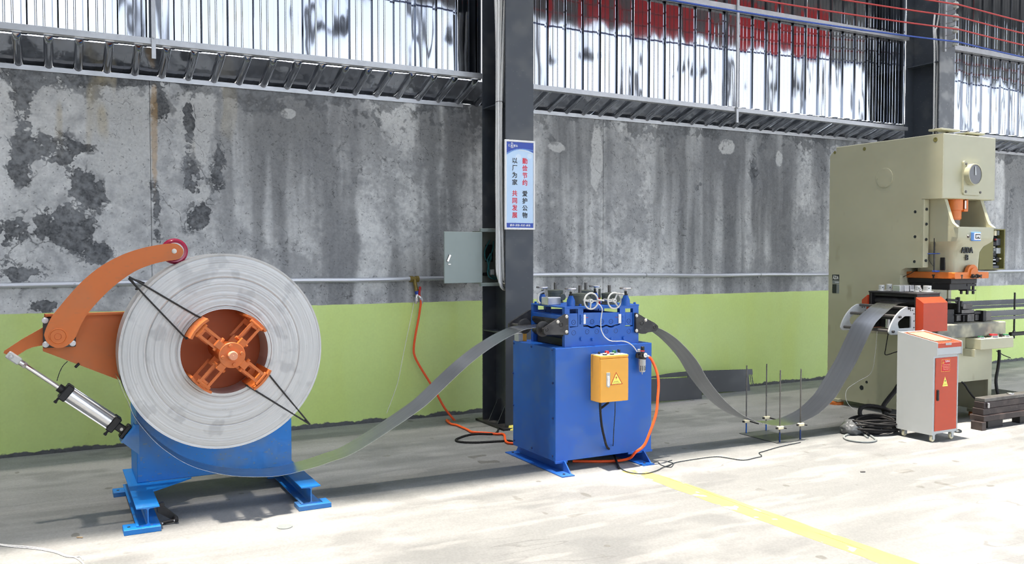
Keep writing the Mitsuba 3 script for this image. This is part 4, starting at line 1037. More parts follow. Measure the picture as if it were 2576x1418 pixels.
for px_, (cx, cz) in enumerate(((3.506,1.242), (3.713,1.24))):
    R = .0585
    big = add(stn, 'handwheel', torus((cx, -2.44, cz), R, .0065, (0, 1, 0), 44, 10), 'cast_grey', 40, label='pale grey spoked handwheel')
    for a in ((-95, 0, 175) if px_ == 0 else (62, 185, -55)):
        a = math.radians(a)
        q = np.array([math.cos(a), 0, math.sin(a)])
        c_ = np.array([cx, -2.436, cz])
        add(big, 'spoke', cyl(c_ + q * .008, c_ + q * R, .008, 10, r2=.006), 'cast_grey', 30)
    add(big, 'hub', cat([cyl((cx, -2.448, cz), (cx, -2.42, cz), .016), cyl((cx, -2.42, cz), (cx, -2.30, cz), .009)]), 'cast_grey', 30)
    add(big, 'hub_hole', cyl((cx, -2.4495, cz), (cx, -2.448, cz), .004, 10), 'black')
    a = math.radians(5 if px_ == 0 else 60)
    p = np.array([cx + R * math.cos(a), -2.446, cz + R * math.sin(a)])
    add(big, 'crank_handle', lathe([(0, 0), (.006, 0), (.008, .02), (.0065, .045), (.007, .06), (0, .062)], p, (.15, -1, .0), 14), 'cast_grey', 30)
ax0, az0 = (3.298,1.201); ax1, az1 = (3.444,1.261)
add(stn, 'pneumatic_block', box(ax0, ax0 + .115, -2.17, -2.07, ZT_, az1, .004), 'aluminium', label='bright aluminium pneumatic cylinder')
add(stn, 'pneumatic_hose', cat([tube([(ax0 + .05, -2.02, az1 + .04), (ax0 - .005, -2.04, az1 + .02), (ax0 - .02, -2.06, az1 - .03), (ax0 - .016, -2.08, ZT_ + .01)], .009, 8)]), 'cast_grey', 40)
add(stn, 'flow_control', cat([cyl(((3.702,1.189)[0], -2.25, ZT_), ((3.702,1.189)[0], -2.25, ZT_ + .05), .012, 12)]), 'red', 30)
add(stn, 'flow_control', cyl(((3.707,1.239)[0], -2.25, ZT_ + .05), ((3.707,1.239)[0], -2.25, ZT_ + .12), .009, 12), 'gearbox', 30)
# guide arms at entry and exit
for y0, y1, dx in ((HF - .026, HF - .002, 0), (HB + .002, HB + .026, .0)):
    add(stn, 'entry_arm', prism_y(rounded([(3.317,1.15),(3.338,1.146),(3.339,0.998),(3.145,1.007),(3.13,1.026),(3.133,1.05),(3.146,1.061),(3.261,1.122)], .008), y0, y1), 'black_steel', label='black triangular guide arm at the entry')
    add(stn, 'exit_arm', prism_y(rounded([(3.942,1.14),(3.951,1.138),(4.022,1.1),(4.121,1.054),(4.152,1.029),(4.152,1.013),(4.13,0.991),(4.052,0.984),(4.031,0.975),(4,0.976),(3.962,0.986),(3.943,0.987)], .006), y0, y1), 'black_steel', label='black triangular guide arm at the exit')
for x, z in [(3.322,1.132),(3.322,1.021),(3.248,1.097),(4.032,1.081),(3.947,1.117),(3.947,1.003)]:
    add(stn, 'arm_bolt', hex_bolt((x, HF - .026, z), (0, -1, 0), .0095, .009), 'bolt_white')
for x, z, r in ((*(3.277,1.074), .018), (*(3.157,1.043), .014), (*(3.996,1.06), .020), (*(4.117,1.024), .015)):
    add(stn, 'arm_boss', torus((x, HF - .026, z), r * .8, .003, (0, 1, 0), 24, 6), 'black', 30)
ex, ez = (3.163,1.042)
rd = add(stn, 'entry_roller', cyl((ex, HF - .02, ez), (ex, HB + .02, ez), .012, 16), 'dull_steel', 30)
for y in (-2.315, -2.055):
    add(rd, 'disc', lathe([(0, 0), (.052, 0), (.057, .003), (.057, .013), (.052, .016), (0, .016)], (ex + .003, y - (.016 if y < -2.2 else 0), ez), (0, 1, 0), 40), 'black_steel', 30, label='black guide disc')
ox, oz = (4.125,1.023)
add(stn, 'exit_roller', cyl((ox, HF, oz + .0), (ox, HB, oz), .0125, 16), 'dull_steel', 30)

# control box on the cabinet's front
KF = -2.545
(kx0, kz1), (kx1, kz0) = (3.522,0.851), (3.769,0.505)
kb = thing('control_box', 'yellow control box with warning triangle hung on the front of the blue straightener', 'control box')
add(kb, 'case', box(kx0, kx1, KF + .014, CF, kz0, kz1 - .012, .004), 'box_yellow', label='yellow case')
add(kb, 'lid', box(kx0, kx1, KF, CF, kz1 - .012 - .012, kz1 - .004, .004), 'box_yellow')
kd = add(kb, 'door', box(kx0 + .001, kx1 - .001, KF, KF + .013, kz0 + .002, kz1 - .027, .003), 'box_yellow', label='yellow door')
add(kb, 'button_plate', box(kx0 + .006, kx1 - .006, KF + .008, CF - .004, kz1 - .005, kz1 - .001, .001), 'cabinet_grey')
hx_, hz_ = (3.586,0.669)
add(kd, 'handle', cat([prism_y(rounded([(hx_ - .015, hz_ + .054), (hx_ + .015, hz_ + .054), (hx_ + .015, hz_ - .046), (hx_ + .004, hz_ - .056), (hx_ - .015, hz_ - .046)], .002), KF - .006, KF)]), 'cabinet_grey', label='pale grey latch handle')
add(kd, 'latch_tongue', prism_y(rounded([(hx_ - .008, hz_ + .03), (hx_ + .008, hz_ + .03), (hx_ + .008, hz_ - .044), (hx_ - .008, hz_ - .044)], .006), KF - .010, KF - .006), 'white', 30)


def triangle(parent, tri, y, edge):
    add(parent, 'warning_label', prism_y(tri, y - .0010, y), 'red_orange' if edge else 'label_yellow')
    t_ = Polygon(tri).buffer(-.0055, join_style=2) if edge else Polygon(tri)
    if edge:
        add(parent, 'warning_label', prism_y(t_, y - .0016, y - .0008), 'label_yellow', label='yellow warning triangle')
    (a, z1), (b, z0), (c, _) = tri
    h = z1 - z0
    bolt = [(a + .05 * h, z1 - .28 * h), (a - .09 * h, z1 - .44 * h), (a - .01 * h, z1 - .42 * h), (a - .05 * h, z1 - .60 * h), (a + .10 * h, z1 - .40 * h), (a + .02 * h, z1 - .41 * h)]
    add(parent, 'lightning_mark', prism_y(bolt, y - .0024, y - .0014), 'red_orange' if edge else 'text_dark')
    add(parent, 'small_print', cat([prism_y([(a - w * h, z0 + f_ * h), (a + w * h, z0 + f_ * h), (a + w * h, z0 + (f_ + .02) * h), (a - w * h, z0 + (f_ + .02) * h)], y - .0024, y - .0014) for w, f_ in ((.30, .20), (.34, .12), (.22, .28))]), 'olive', kind='stuff')


triangle(kd, [(3.657,0.723),(3.607,0.629),(3.716,0.631)], KF, True)
yb_ = -2.47
for (px_, nm, mat, r, h, y_) in (((3.571,0.857)[0], 'knob', 'black', .009, .018, -2.45), ((3.577,0.856)[0], 'button', 'white', .017, .014, -2.515), ((3.64,0.857)[0], 'lamp_button', 'red_glow', .017, .020, -2.45), ((3.64,0.857)[0], 'button', 'white', .017, .014, -2.515), ((3.705,0.857)[0], 'button', 'green', .016, .020, -2.45), ((3.719,0.856)[0], 'selector', 'steel', .016, .012, -2.49)):
    b_ = add(kb, nm, cat([cyl((px_, y_, kz1 - .001), (px_, y_, kz1 - .001 + h * .55), r, 20)]), 'black' if nm in ('button', 'knob') and mat != 'green' else mat, 30)
    add(b_, 'cap', cyl((px_, y_, kz1 - .001 + h * .5), (px_, y_, kz1 - .001 + h), r * .9, 20) if nm != 'selector' else box(px_ - .006, px_ + .006, y_ - .014, y_ + .014, kz1 + .008, kz1 + .030, .003), 'black' if nm == 'selector' else mat, 30)
# filter regulator at the cabinet's upper right
fr = thing('filter_regulator', 'air filter regulator with round gauge at the upper right of the blue cabinet', 'regulator')
FY = -2.46
rx, rz = (3.957,0.819)
add(fr, 'body', cat([lathe([(0, 0), (.026, 0), (.030, .006), (.030, .022), (.025, .032), (.022, .05), (0, .05)], (rx, FY, rz - .028), (0, 0, 1), 24), box(rx - .026, rx + .026, FY - .02, FY + .05, rz - .016, rz + .016, .004)]), 'black', 30)
add(fr, 'bowl', lathe([(0, 0), (.018, 0), (.0235, .006), (.0245, .05), (.0265, .052), (.0265, .106), (0, .106)], (rx - .002, FY, (3.958,0.694)[1]), (0, 0, 1), 28), 'cabinet_grey', 30, label='pale grey filter bowl')
for a in (-150, -115, -80, -45):
    a = math.radians(a)
    bx_ = np.array([rx - .002 + .0245 * math.cos(a), FY + .0245 * math.sin(a), 0])
    z0, z1 = (3.958,0.707)[1], (3.958,0.743)[1]
    add(fr, 'slot', box(bx_[0] - .0022, bx_[0] + .0022, bx_[1] - .0012, bx_[1] + .002, z0, z1, .0005), 'label_dark')
dx_, dz_ = (3.956,0.686)
add(fr, 'drain', cyl((rx - .002, FY, dz_ - .010), (rx - .002, FY, dz_ + .012), .0035, 10), 'cabinet_grey', 30)
add(fr, 'knob', cat([cyl((rx + .001, FY, rz + .040), (rx + .001, FY, rz + .068), .0135, 20)]), 'black', 30)
add(fr, 'collar', cyl((rx + .001, FY, rz + .030), (rx + .001, FY, rz + .038), .0165, 20), 'label_red', 30)
add(fr, 'bracket', cat([box(rx - .038, rx - .010, FY + .008, FY + .016, rz + .026, rz + .050, .004), box(rx - .02, rx + .02, FY + .01, CF, rz + .024, rz + .028, .001)]), 'cabinet_grey')
gx, gz = (3.962,0.824)
gg = add(fr, 'gauge', cyl((gx, -2.492, gz), (gx, -2.468, gz), .0205, 28), 'black', 30)
add(gg, 'dial', cyl((gx, -2.494, gz), (gx, -2.491, gz), .0178, 28), 'white', 30, label='white dial')
add(gg, 'needle', turn(box(gx - .008, gx + .012, -2.4955, -2.4938, gz - .0009, gz + .0009, 0), (0, 1, 0), 25, (gx, -2.49, gz)), 'black')
add(fr, 'elbow', cat([cyl((rx - .052, FY, rz - .008), (rx - .02, FY, rz - .008), .010, 14), cyl((rx - .052, FY, rz - .014), (rx - .052, FY, rz + .016), .009, 14)]), 'black', 30)
add(fr, 'plug', cat([cyl((rx - .028, FY - .016, rz - .002), (rx - .028, FY - .026, rz - .002), .010, 14)]), 'black', 30)
add(fr, 'outlet', cat([cyl((rx + .02, FY, rz - .002), (rx + .05, FY, rz - .006), .008, 14), cyl((rx + .048, FY, rz - .006), (rx + .062, FY, rz - .012), .0095, 14)]), 'chrome', 30)
ho = [(rx + .060, FY, rz - .012)] + [(x, y, z) for (x, z), y in zip([(4.035,0.785),(4.058,0.72),(4.066,0.655),(4.064,0.583),(4.05,0.507),(4.027,0.381)], (-2.47, -2.49, -2.51, -2.52, -2.53, -2.54))] + [(x, y, z) for (x, z), y in zip([(3.96,0.226),(3.921,0.149),(3.867,0.099)], (-2.54, -2.53, -2.50))] + [(3.86, -2.42, .035), (3.74, -2.34, .012), (3.5, -2.2, .011)]
solo('air_hose', tube(ho, .0105, 10, 6), 'hose_orange', 'orange air hose looping from the filter regulator down under the blue cabinet', 'hose', smooth=40)
solo('clear_hose', tube([(x, y, z) for (x, z), y in zip([(3.577,1.227),(3.598,1.208),(3.611,1.178),(3.61,1.143),(3.607,1.105),(3.605,1.062),(3.61,1.024),(3.623,0.991),(3.64,0.968)], (-2.40, -2.42, -2.43, -2.425, -2.42, -2.42, -2.42, -2.425, -2.43))] + [(x, y, z) for (x, z), y in zip([(3.68,0.943),(3.732,0.936),(3.785,0.935),(3.832,0.923),(3.872,0.897),(3.896,0.868),(3.905,0.85)], (-2.43, -2.435, -2.44, -2.445, -2.45, -2.455, -2.46))], .0042, 8, 6), 'clear_tube', 'clear air tube hanging from the handwheels across the roller head to the regulator', 'tube', smooth=40)
pts = [(x, -2.52, z) for x, z in [(3.534,0.507),(3.538,0.428),(3.55,0.333),(3.57,0.253),(3.598,0.171)]] + [(x, y, z) for (x, y), z in zip([(3.852,-2.222),(3.692,-2.536)], (.05, .010))]
solo('black_cable', tube([(p[0], p[1], p[2]) for p in pts], .0085, 8, 6), 'rubber', 'thick black cable hanging from the yellow control box to the floor', 'cable', smooth=40)
solo('black_cable', tube([(x, y, z) for (x, z), y in zip([(3.642,0.489),(3.628,0.462),(3.609,0.44)], (-2.47, -2.44, -2.42))], .0085, 8, 6), 'rubber', 'short black cable from the yellow control box into the blue cabinet', 'cable', smooth=40)
solo('thin_cable', tube([(x, -2.50, z) for x, z in [(3.681,0.495),(3.68,0.412),(3.671,0.302),(3.666,0.192)]] + [(x, y, .006) for x, y in [(3.937,-2.105),(3.747,-2.437),(3.69,-2.613),(3.71,-2.703),(3.779,-2.75),(3.9,-2.717),(4,-2.663),(4.1,-2.625)]] + [(x, y, .005) for x, y in [(4.033,-2.654),(4.171,-2.588),(4.315,-2.574),(4.495,-2.573),(4.592,-2.594),(4.634,-2.677),(4.686,-2.772),(4.817,-2.757),(4.907,-2.737),(4.963,-2.648),(5.042,-2.622),(5.277,-2.561),(5.551,-2.522)]], .0032, 6, 5), 'text_dark', 'thin dark cable trailing over the floor from the yellow control box to the loop stand', 'cable', smooth=40)
solo('thin_cable', tube([(x, y, .004) for x, y in [(4.024,-2.505),(4.07,-2.509),(4.038,-2.593),(4.054,-2.68),(4.151,-2.593),(4.15,-2.531),(4.205,-2.511)]], .0028, 6, 5), 'text_dark', 'small dark loop of loose cable beside the right foot of the straightener', 'cable', smooth=40)
solo('floor_cable', tube([(x, y, .010) for x, y in [(4.044,0.294),(3.956,0.082),(3.841,-0.198),(3.734,-0.459),(3.63,-0.702),(3.568,-0.831),(3.477,-0.977),(3.407,-1.024),(3.32,-0.969),(3.23,-0.958),(3.135,-0.999),(3.035,-1.08),(3.018,-1.15),(3.055,-1.212),(3.139,-1.265),(3.236,-1.291),(3.335,-1.315),(3.425,-1.37)]] + [(3.4, -1.75, .010)], .0085, 8, 5), 'rubber', 'black cable looping out over the floor at the foot of the dark column', 'cable', smooth=40)

# ------------------------------------------------------------------ loop stand under the right-hand strip loop
ls = thing('loop_stand', 'loop sensor stand of four thin rods on a steel plate under the right strip loop', 'sensor stand')
add(ls, 'base_plate', prism_z([(5.356, -2.0), (5.357, -2.46), (5.665, -2.462), (5.66, -2.005)], 0.0, .005), 'sheet_grey', label='thin dark steel base plate')
for (x, y, h), zc, dz in (((5.400, -2.435, .615), .128, 0), ((5.638, -2.435, .608), .133, 0), ((5.424, -2.012, .602), .108, 1), ((5.660, -2.012, .602), .118, 1)):
    rd_ = add(ls, 'rod', cyl((x, y, .005), (x, y, h), .0055, 10), 'dull_steel', 30, label='thin rusty rod')
    add(rd_, 'lower_sleeve', cyl((x, y, .005), (x, y, .09), .0062, 10), 'blue_dark' if not dz else 'blue', 30)
    cl = add(ls, 'clamp', box(x - .028, x + .034, y - .018, y + .012, zc - .013, zc + .013, .005), 'cream', label='cream plastic clamp')
    add(cl, 'thumb_screw', cyl((x - .045, y - .004, zc), (x - .026, y - .004, zc), .008, 12), 'black', 30)
    add(cl, 'sensor', cyl((x + .028, y - .012 if not dz else y - .016, zc - .002), (x + .05 if not dz else x + .03, y - .03 if not dz else y - .12, zc - .006), .0055, 12), 'black', 30)

# ------------------------------------------------------------------ loose sheets against the wall
t = thing('steel_sheet', 'dark steel sheet with a curled film edge leaning behind the straightener, the nearer one', 'sheet')
a = [(5.407,0.032),(6.281,-0.004),(6.279,0.236),(5.405,0.271)]
add(t, 'sheet', prism_y(a, -.41, -.405), 'sheet_grey')
fl_ = [(5.493,0.243),(5.617,0.279),(5.862,0.299),(6.014,0.304),(6.168,0.303),(6.184,0.256),(6.014,0.252),(5.787,0.259),(5.617,0.264)]
add(t, 'film', prism_y(fl_, -.36, -.355), 'plastic_film', label='glossy crumpled film')
t = thing('steel_sheet', 'dark steel sheet leaning on the green wall, its right end notched', 'sheet')
b_ = [(6.271,0.27),(6.561,0.262),(7.238,0.236),(7.232,0.175),(7.219,0.176),(7.221,0.054),(7.208,0.05),(7.211,0.176),(7.195,0.177),(7.19,0.056),(7.184,0.057),(7.185,0.177),(7.172,0.178),(7.152,-0.007),(7.135,-0.009),(6.745,0.014),(6.274,0.034)]
sh = prism_y(b_, -.155, -.15)
sh.vertices[:, 1] -= np.clip(.30 - sh.vertices[:, 2], 0, .3) * .25
add(t, 'sheet', sh, 'sheet_grey')
# ------------------------------------------------------------------ power press
pr = thing('power_press', 'tall beige power press with orange slide at the right end of the line', 'press')
PX0, PX1 = 7.30, 8.075
C_FRAME = [(-1.225, .06), (-1.225, 2.61), (-1.265, 2.652), (-2.54, 2.698), (-2.54, 2.098), (-2.325, 2.103), (-2.325, 1.452), (-2.16, 1.448), (-2.12, 1.43), (-2.10, 1.38), (-2.10, .80), (-2.535, .80), (-2.535, .06)]
for x0, x1 in ((PX0, PX0 + .045), (PX1 - .045, PX1)):
    add(pr, 'side_frame', prism_x(C_FRAME, x0, x1), 'press', label='beige C-shaped side frame')
add(pr, 'head', box(PX0 + .002, PX1 - .002, -2.543, -1.30, 2.10, 2.698, .006), 'press', label='beige head box')
add(pr, 'back_plate', box(PX0 + .04, PX1 - .04, -1.26, -1.225, .10, 2.6, .002), 'press')
add(pr, 'column_web', box(PX0 + .04, PX1 - .04, -2.09, -2.06, .45, 2.10, .002), 'press')
apron = Polygon([(PX0, .37), (PX1, .37), (PX1, .80), (PX0, .80)]).union(sbox(PX1 - .055, .07, PX1, .40)).union(sbox(PX0, .07, PX0 + .055, .40))
add(pr, 'apron', prism_y(apron, -2.545, -2.52), 'press', label='beige front apron')
for x, y in ((7.315, -1.33), (8.02, -2.44), (7.325, -2.44), (8.02, -1.33)):
    add(pr, 'foot', box(x - .055, x + .065, y - .075, y + .075, .035, .065, .003), 'press')
    add(pr, 'pad', lathe([(0, 0), (.075, 0), (.075, .028), (.05, .036), (0, .036)], (x, y, 0), (0, 0, 1), 24), 'press_orange', 30, label='orange levelling pad')
for (y, z), r in zip([(-1.287,2.643),(-1.662,2.642),(-2.46,2.645),(-2.258,1.984),(-2.26,1.747),(-2.258,1.51)] + [(-1.668,0.22),(-1.729,0.285)], (.016, .018, .022, .014, .014, .014, .024, .014)):
    add(pr, 'hole', lathe([(0, 0), (r, 0), (r, .003), (r * .8, .004), (0, .001)], (PX0 + .001, y, z), (-1, 0, 0), 20), 'label_dark' if z < 2.5 else 'olive', 30)
cy_, cz_ = (-1.906,2.333)
cov = add(pr, 'round_cover', lathe([(0, 0), (.098, 0), (.098, .006), (.092, .008), (0, .008)], (PX0, cy_, cz_), (-1, 0, 0), 40), 'press', 30)
for a in (0, 90, 180, 270):
    a = math.radians(a)
    add(cov, 'screw', cyl((PX0 - .008, cy_ + .08 * math.cos(a), cz_ + .08 * math.sin(a)), (PX0 - .012, cy_ + .08 * math.cos(a), cz_ + .08 * math.sin(a)), .008, 10), 'press', 30)
# maker's plates low on the side
(ly1, lz1), (ly0, lz0) = (-1.276,1.365), (-1.366,1.267)
lp = add(pr, 'maker_plate', box(PX0 - .003, PX0, ly0, ly1, lz0 + .5 * (lz1 - lz0) - .01, lz1, .0005), 'label_dark', label='black maker plate with white letters')
add(lp, 'lettering', letters('AIDA', .036, .001, (PX0 - .004, ly1 - .008, (-1.28,1.316)[1]), (0, -.60, 0), (0, 0, 1)), 'white')
add(lp, 'logo', cyl((PX0 - .003, ly1 - .02, lz1 - .012), (PX0 - .004, ly1 - .02, lz1 - .012), .008, 16), 'label_grey')
add(pr, 'maker_plate', box(PX0 - .0025, PX0, ly0, ly1, lz0, lz0 + .5 * (lz1 - lz0) - .012, .0005), 'label_grey')
add(pr, 'maker_plate', box(PX0 - .0035, PX0 - .002, ly0 + .003, ly0 + .055, (-1.332,1.276)[1], (-1.332,1.292)[1], .0002), 'cabinet_grey')
(qy1, qz1), (qy0, qz0) = (-1.277,1.262), (-1.33,1.169)
add(pr, 'maker_plate', box(PX0 - .0025, PX0, qy0, qy1, qz0, qz1, .0005), 'label_dark')
add(pr, 'maker_plate', box(PX0 - .002, PX0, ly0, qy0 - .003, qz0, qz1, .0005), 'label_grey')
# crank angle dial on the head
(ux0, uz1), (ux1, uz0) = (7.575,2.456), (7.849,2.137)
dp = add(pr, 'dial_plate', prism_y(rounded([(ux0, uz0), (ux1, uz0), (ux1, uz1), (ux0, uz1)], .02), -2.562, -2.543), 'press', label='beige dial mounting plate')
for x, z in ((ux0 + .03, uz0 + .03), (ux1 - .03, uz0 + .03), (ux0 + .03, uz1 - .03)):
    add(dp, 'screw', cyl((x, -2.562, z), (x, -2.570, z), .012, 12), 'dull_steel', 30)
gx, gz = (7.673,2.328)
dl = add(pr, 'angle_dial', cat([lathe([(0, 0), (.10, 0), (.10, .05), (.092, .052), (.092, .046), (0, .046)], (gx, -2.562, gz), (0, -1, 0), 48)]), 'press', 30, label='round crank angle dial')
add(dl, 'face', lathe([(0, 0), (.092, 0), (.092, .002), (0, .002)], (gx, -2.607, gz), (0, -1, 0), 40), 'dial', 30, label='grey dial face')
add(dl, 'needle', prism_y([(gx - .012, gz - .008), (gx + .012, gz - .008), (gx + .002, gz + .075), (gx - .010, gz + .072)], -2.616, -2.611), 'cabinet_grey')
add(dl, 'tick_marks', cat([box(gx + .075 * math.cos(a) - .004, gx + .075 * math.cos(a) + .004, -2.6105, -2.608, gz + .075 * math.sin(a) - .003, gz + .075 * math.sin(a) + .003, 0) for a in np.radians([20, 45, 70, 300, 330])]), 'label_grey', kind='stuff')
for x0, x1, z0, z1 in ((7.33, 7.60, 2.70, 2.72), (7.80, 8.05, 2.70, 2.72)):
    lg = add(pr, 'top_bracket', box(x0, x1, -2.50 if x0 < 7.5 else -2.45, -2.36 if x0 < 7.5 else -2.30, 2.735, 2.752, .003), 'press')
    for x in (x0 + .05, x1 - .05):
        add(lg, 'spacer', cyl((x, -2.40, 2.69), (x, -2.40, 2.735), .016, 12), 'dull_steel', 30)
        add(lg, 'nut', cyl((x, -2.40, 2.752), (x, -2.40, 2.768), .014, 6), 'dull_steel')
# gibs and slide
for x0, x1 in ((PX0 + .001, PX0 + .075), (PX1 - .075, PX1 - .001)):
    gb = add(pr, 'gib', box(x0, x1, -2.352, -2.32, 1.455, 2.10, .004), 'press')
    for z in (1.50, 1.70, 1.845, 1.985, 2.06)[:4]:
        add(gb, 'bolt', cyl(((x0 + x1) / 2 - .005, -2.352, z + .02), ((x0 + x1) / 2 - .005, -2.362, z + .02), .014, 14), 'label_dark', 30)
SX0, SX1 = 7.385, 7.965


def slab(x0, x1, y0, y1, r):
    return sbox(x0 + r, y0 + r, x1 - r, y1 - r).buffer(r, quad_segs=6)


def loft(sections):
    """Plan outlines with the same number of points, one above the other."""
    V, F = [], []
    N = len(sections[0][0])
    for pts, z in sections:
        V += [(x, y, z) for x, y in pts]
    for i in range(len(sections) - 1):
        for k in range(N):
            a, b = i * N + k, i * N + (k + 1) % N
            F += [[a, b, b + N], [a, b + N, a + N]]
    for s, flip in ((0, True), (len(sections) - 1, False)):
        c = len(V); V.append(tuple(np.mean(sections[s][0], 0)) + (sections[s][1],))
        for k in range(N):
            t_ = [s * N + k, s * N + (k + 1) % N, c]
            F.append(t_[::-1] if flip else t_)
    m = trimesh.Trimesh(V, F, process=False)
    m.fix_normals()
    return m


def plan(x0, x1, y0, y1, r, n=40):
    ring_ = slab(x0, x1, y0, y1, r).exterior
    return [ring_.interpolate(t_, normalized=True).coords[0] for t_ in np.arange(n) / n]


secs = [(plan(7.46, 7.875, -2.545, -2.14, .06), 1.412), (plan(7.455, 7.88, -2.55, -2.14, .06), 1.52), (plan(7.45, 7.885, -2.555, -2.14, .06), 1.60), (plan(7.43, 7.91, -2.58, -2.14, .06), 1.655), (plan(SX0, SX1, -2.625, -2.14, .05), 1.70), (plan(SX0, SX1, -2.635, -2.14, .04), 1.74), (plan(SX0, SX1, -2.635, -2.14, .035), 1.835)]
add(pr, 'slide', loft(secs), 'press', 35, label='beige cast slide')
cheek = [(-2.14, 1.83), (-2.632, 1.83), (-2.625, 1.84), (-2.585, 1.87), (-2.565, 1.91), (-2.50, 2.10), (-2.14, 2.10)]
for x0, x1 in ((SX0 + .002, SX0 + .045), (SX1 - .045, SX1 - .002)):
    add(pr, 'slide_cheek', prism_x(cheek, x0, x1), 'press')
scx = 7.63
sc_ = add(pr, 'connecting_screw', lathe([(0, 0), (.064, 0), (.064, .008), (.072, .010), (.072, .09), (.084, .092), (.084, .26), (0, .26)], (scx, -2.42, 1.905), (0, 0, 1), 36), 'press_orange', 30, label='orange connecting sleeve')
add(sc_, 'screw', cyl((scx, -2.42, 1.80), (scx, -2.42, 1.91), .060, 32), 'dull_steel', 30, label='dark steel ball screw')
add(sc_, 'clamp', cat([box(scx + .05, scx + .11, -2.50, -2.42, 1.985, 2.01, .003), box(scx + .085, scx + .11, -2.50, -2.42, 1.985, 2.10, .003)]), 'press_orange')
add(sc_, 'clamp_bolt', cyl((scx + .075, -2.49, 2.01), (scx + .075, -2.49, 2.09), .011, 12), 'steel', 30)
each(pr, 'letter', letters('AIDA', .052, .010, (*(7.535,1.593)[:1], -2.572, (7.535,1.593)[1]), (.93, 0, 0), (0, 0, 1)), 'label_dark', label='raised dark letter')
add(pr, 'letter', letters('B', .050, .010, ((7.613,1.525)[0], -2.562, (7.613,1.525)[1]), (.9, 0, 0), (0, 0, 1)), 'label_dark')
(cx0, cz1), (cx1, cz0) = (7.587,1.788), (7.701,1.704)
ct = add(pr, 'counter', box(cx0, cx1, -2.66, -2.632, cz0, cz1, .004), 'sign_mid', label='blue framed stroke counter')
add(ct, 'frame', box(cx0 + .012, cx1 - .010, -2.665, -2.658, cz0 + .010, cz1 - .010, .002), 'white')
add(ct, 'window', box(cx0 + .022, cx1 - .020, -2.668, -2.664, cz0 + .022, cz1 - .020, .001), 'label_dark')
add(ct, 'digits', cat([box(cx0 + .028, cx1 - .026, -2.6695, -2.6675, cz1 - .044, cz1 - .030, 0), box(cx0 + .028, cx0 + .046, -2.6695, -2.6675, cz0 + .030, cz0 + .038, 0), box(cx1 - .046, cx1 - .028, -2.6695, -2.6675, cz0 + .030, cz0 + .038, 0)]), 'white', kind='stuff')
bx_, bz_ = (7.546,1.747)
add(pr, 'slide_bolt', lathe([(0, 0), (.016, 0), (.012, .012), (0, .016)], (bx_, -2.634, bz_), (0, -1, 0), 16), 'dull_steel', 30)
add(pr, 'slot', box(7.448, 7.462, -2.47, -2.42, 1.43, 1.55, .004), 'black')
# orange slide plate with rounded hump, bolts and slots
hxc, hzc = (7.672,1.451)
plate = sbox(7.407, 1.352, 7.908, 1.412).union(Point(hxc, 1.405).buffer(.078)).difference(sbox(7.3, 1.2, 8.0, 1.352)).buffer(.012).buffer(-.024).buffer(.012)
spl = add(pr, 'slide_plate', box(7.407, 7.908, -2.575, -2.09, 1.352, 1.412, .003), 'press_orange', label='orange slide plate')
add(spl, 'front_flange', prism_y(plate, -2.605, -2.572), 'press_orange')
add(spl, 'clamp_cap', prism_y(Point(hxc + .004, 1.398).buffer(.055).difference(sbox(7.3, 1.2, 8.0, 1.37)), -2.618, -2.603), 'press_orange', 30)
for dx in (-.03, .035):
    add(spl, 'clamp_bolt', cat([cyl((hxc + dx, -2.60, 1.375), (hxc + dx, -2.645, 1.375), .015, 14), cyl((hxc + dx, -2.62, 1.375), (hxc + dx, -2.63, 1.375), .022, 6), cyl((hxc + dx, -2.64, 1.375), (hxc + dx, -2.66, 1.375), .009, 12)]), 'black_steel', 30)
for x, z in [(7.508,1.375),(7.793,1.374)]:
    add(spl, 't_slot', cat([box(x - .012, x + .012, -2.6075, -2.6, z + .002, z + .014, .0005), box(x - .006, x + .006, -2.6075, -2.6, 1.353, z + .002, .0005)]), 'black')
add(spl, 't_slot', cat([box(7.404, 7.409, -2.40, -2.37, z + .002, z + .014, .0005), box(7.404, 7.409, -2.394, -2.378, 1.353, z + .002, .0005)]), 'black')
ud = add(pr, 'upper_die', cat([box(7.42, 7.80, -2.56, -2.10, 1.305, 1.352, .003), box(7.43, 7.74, -2.54, -2.12, 1.245, 1.306, .003)]), 'black', label='black upper die')
for x in (7.70, 7.79):
    for y in (-2.53, -2.47):
        add(ud, 'guide_pin', cyl((x, y, 1.20), (x, y, 1.31), .012, 14), 'black_steel', 30)
each(ud, 'lower_strap', ([box(7.68, 7.815, -2.545, -2.455, 1.232, 1.242, .001), box(7.68, 7.815, -2.545, -2.455, 1.278, 1.30, .001)]), 'black')
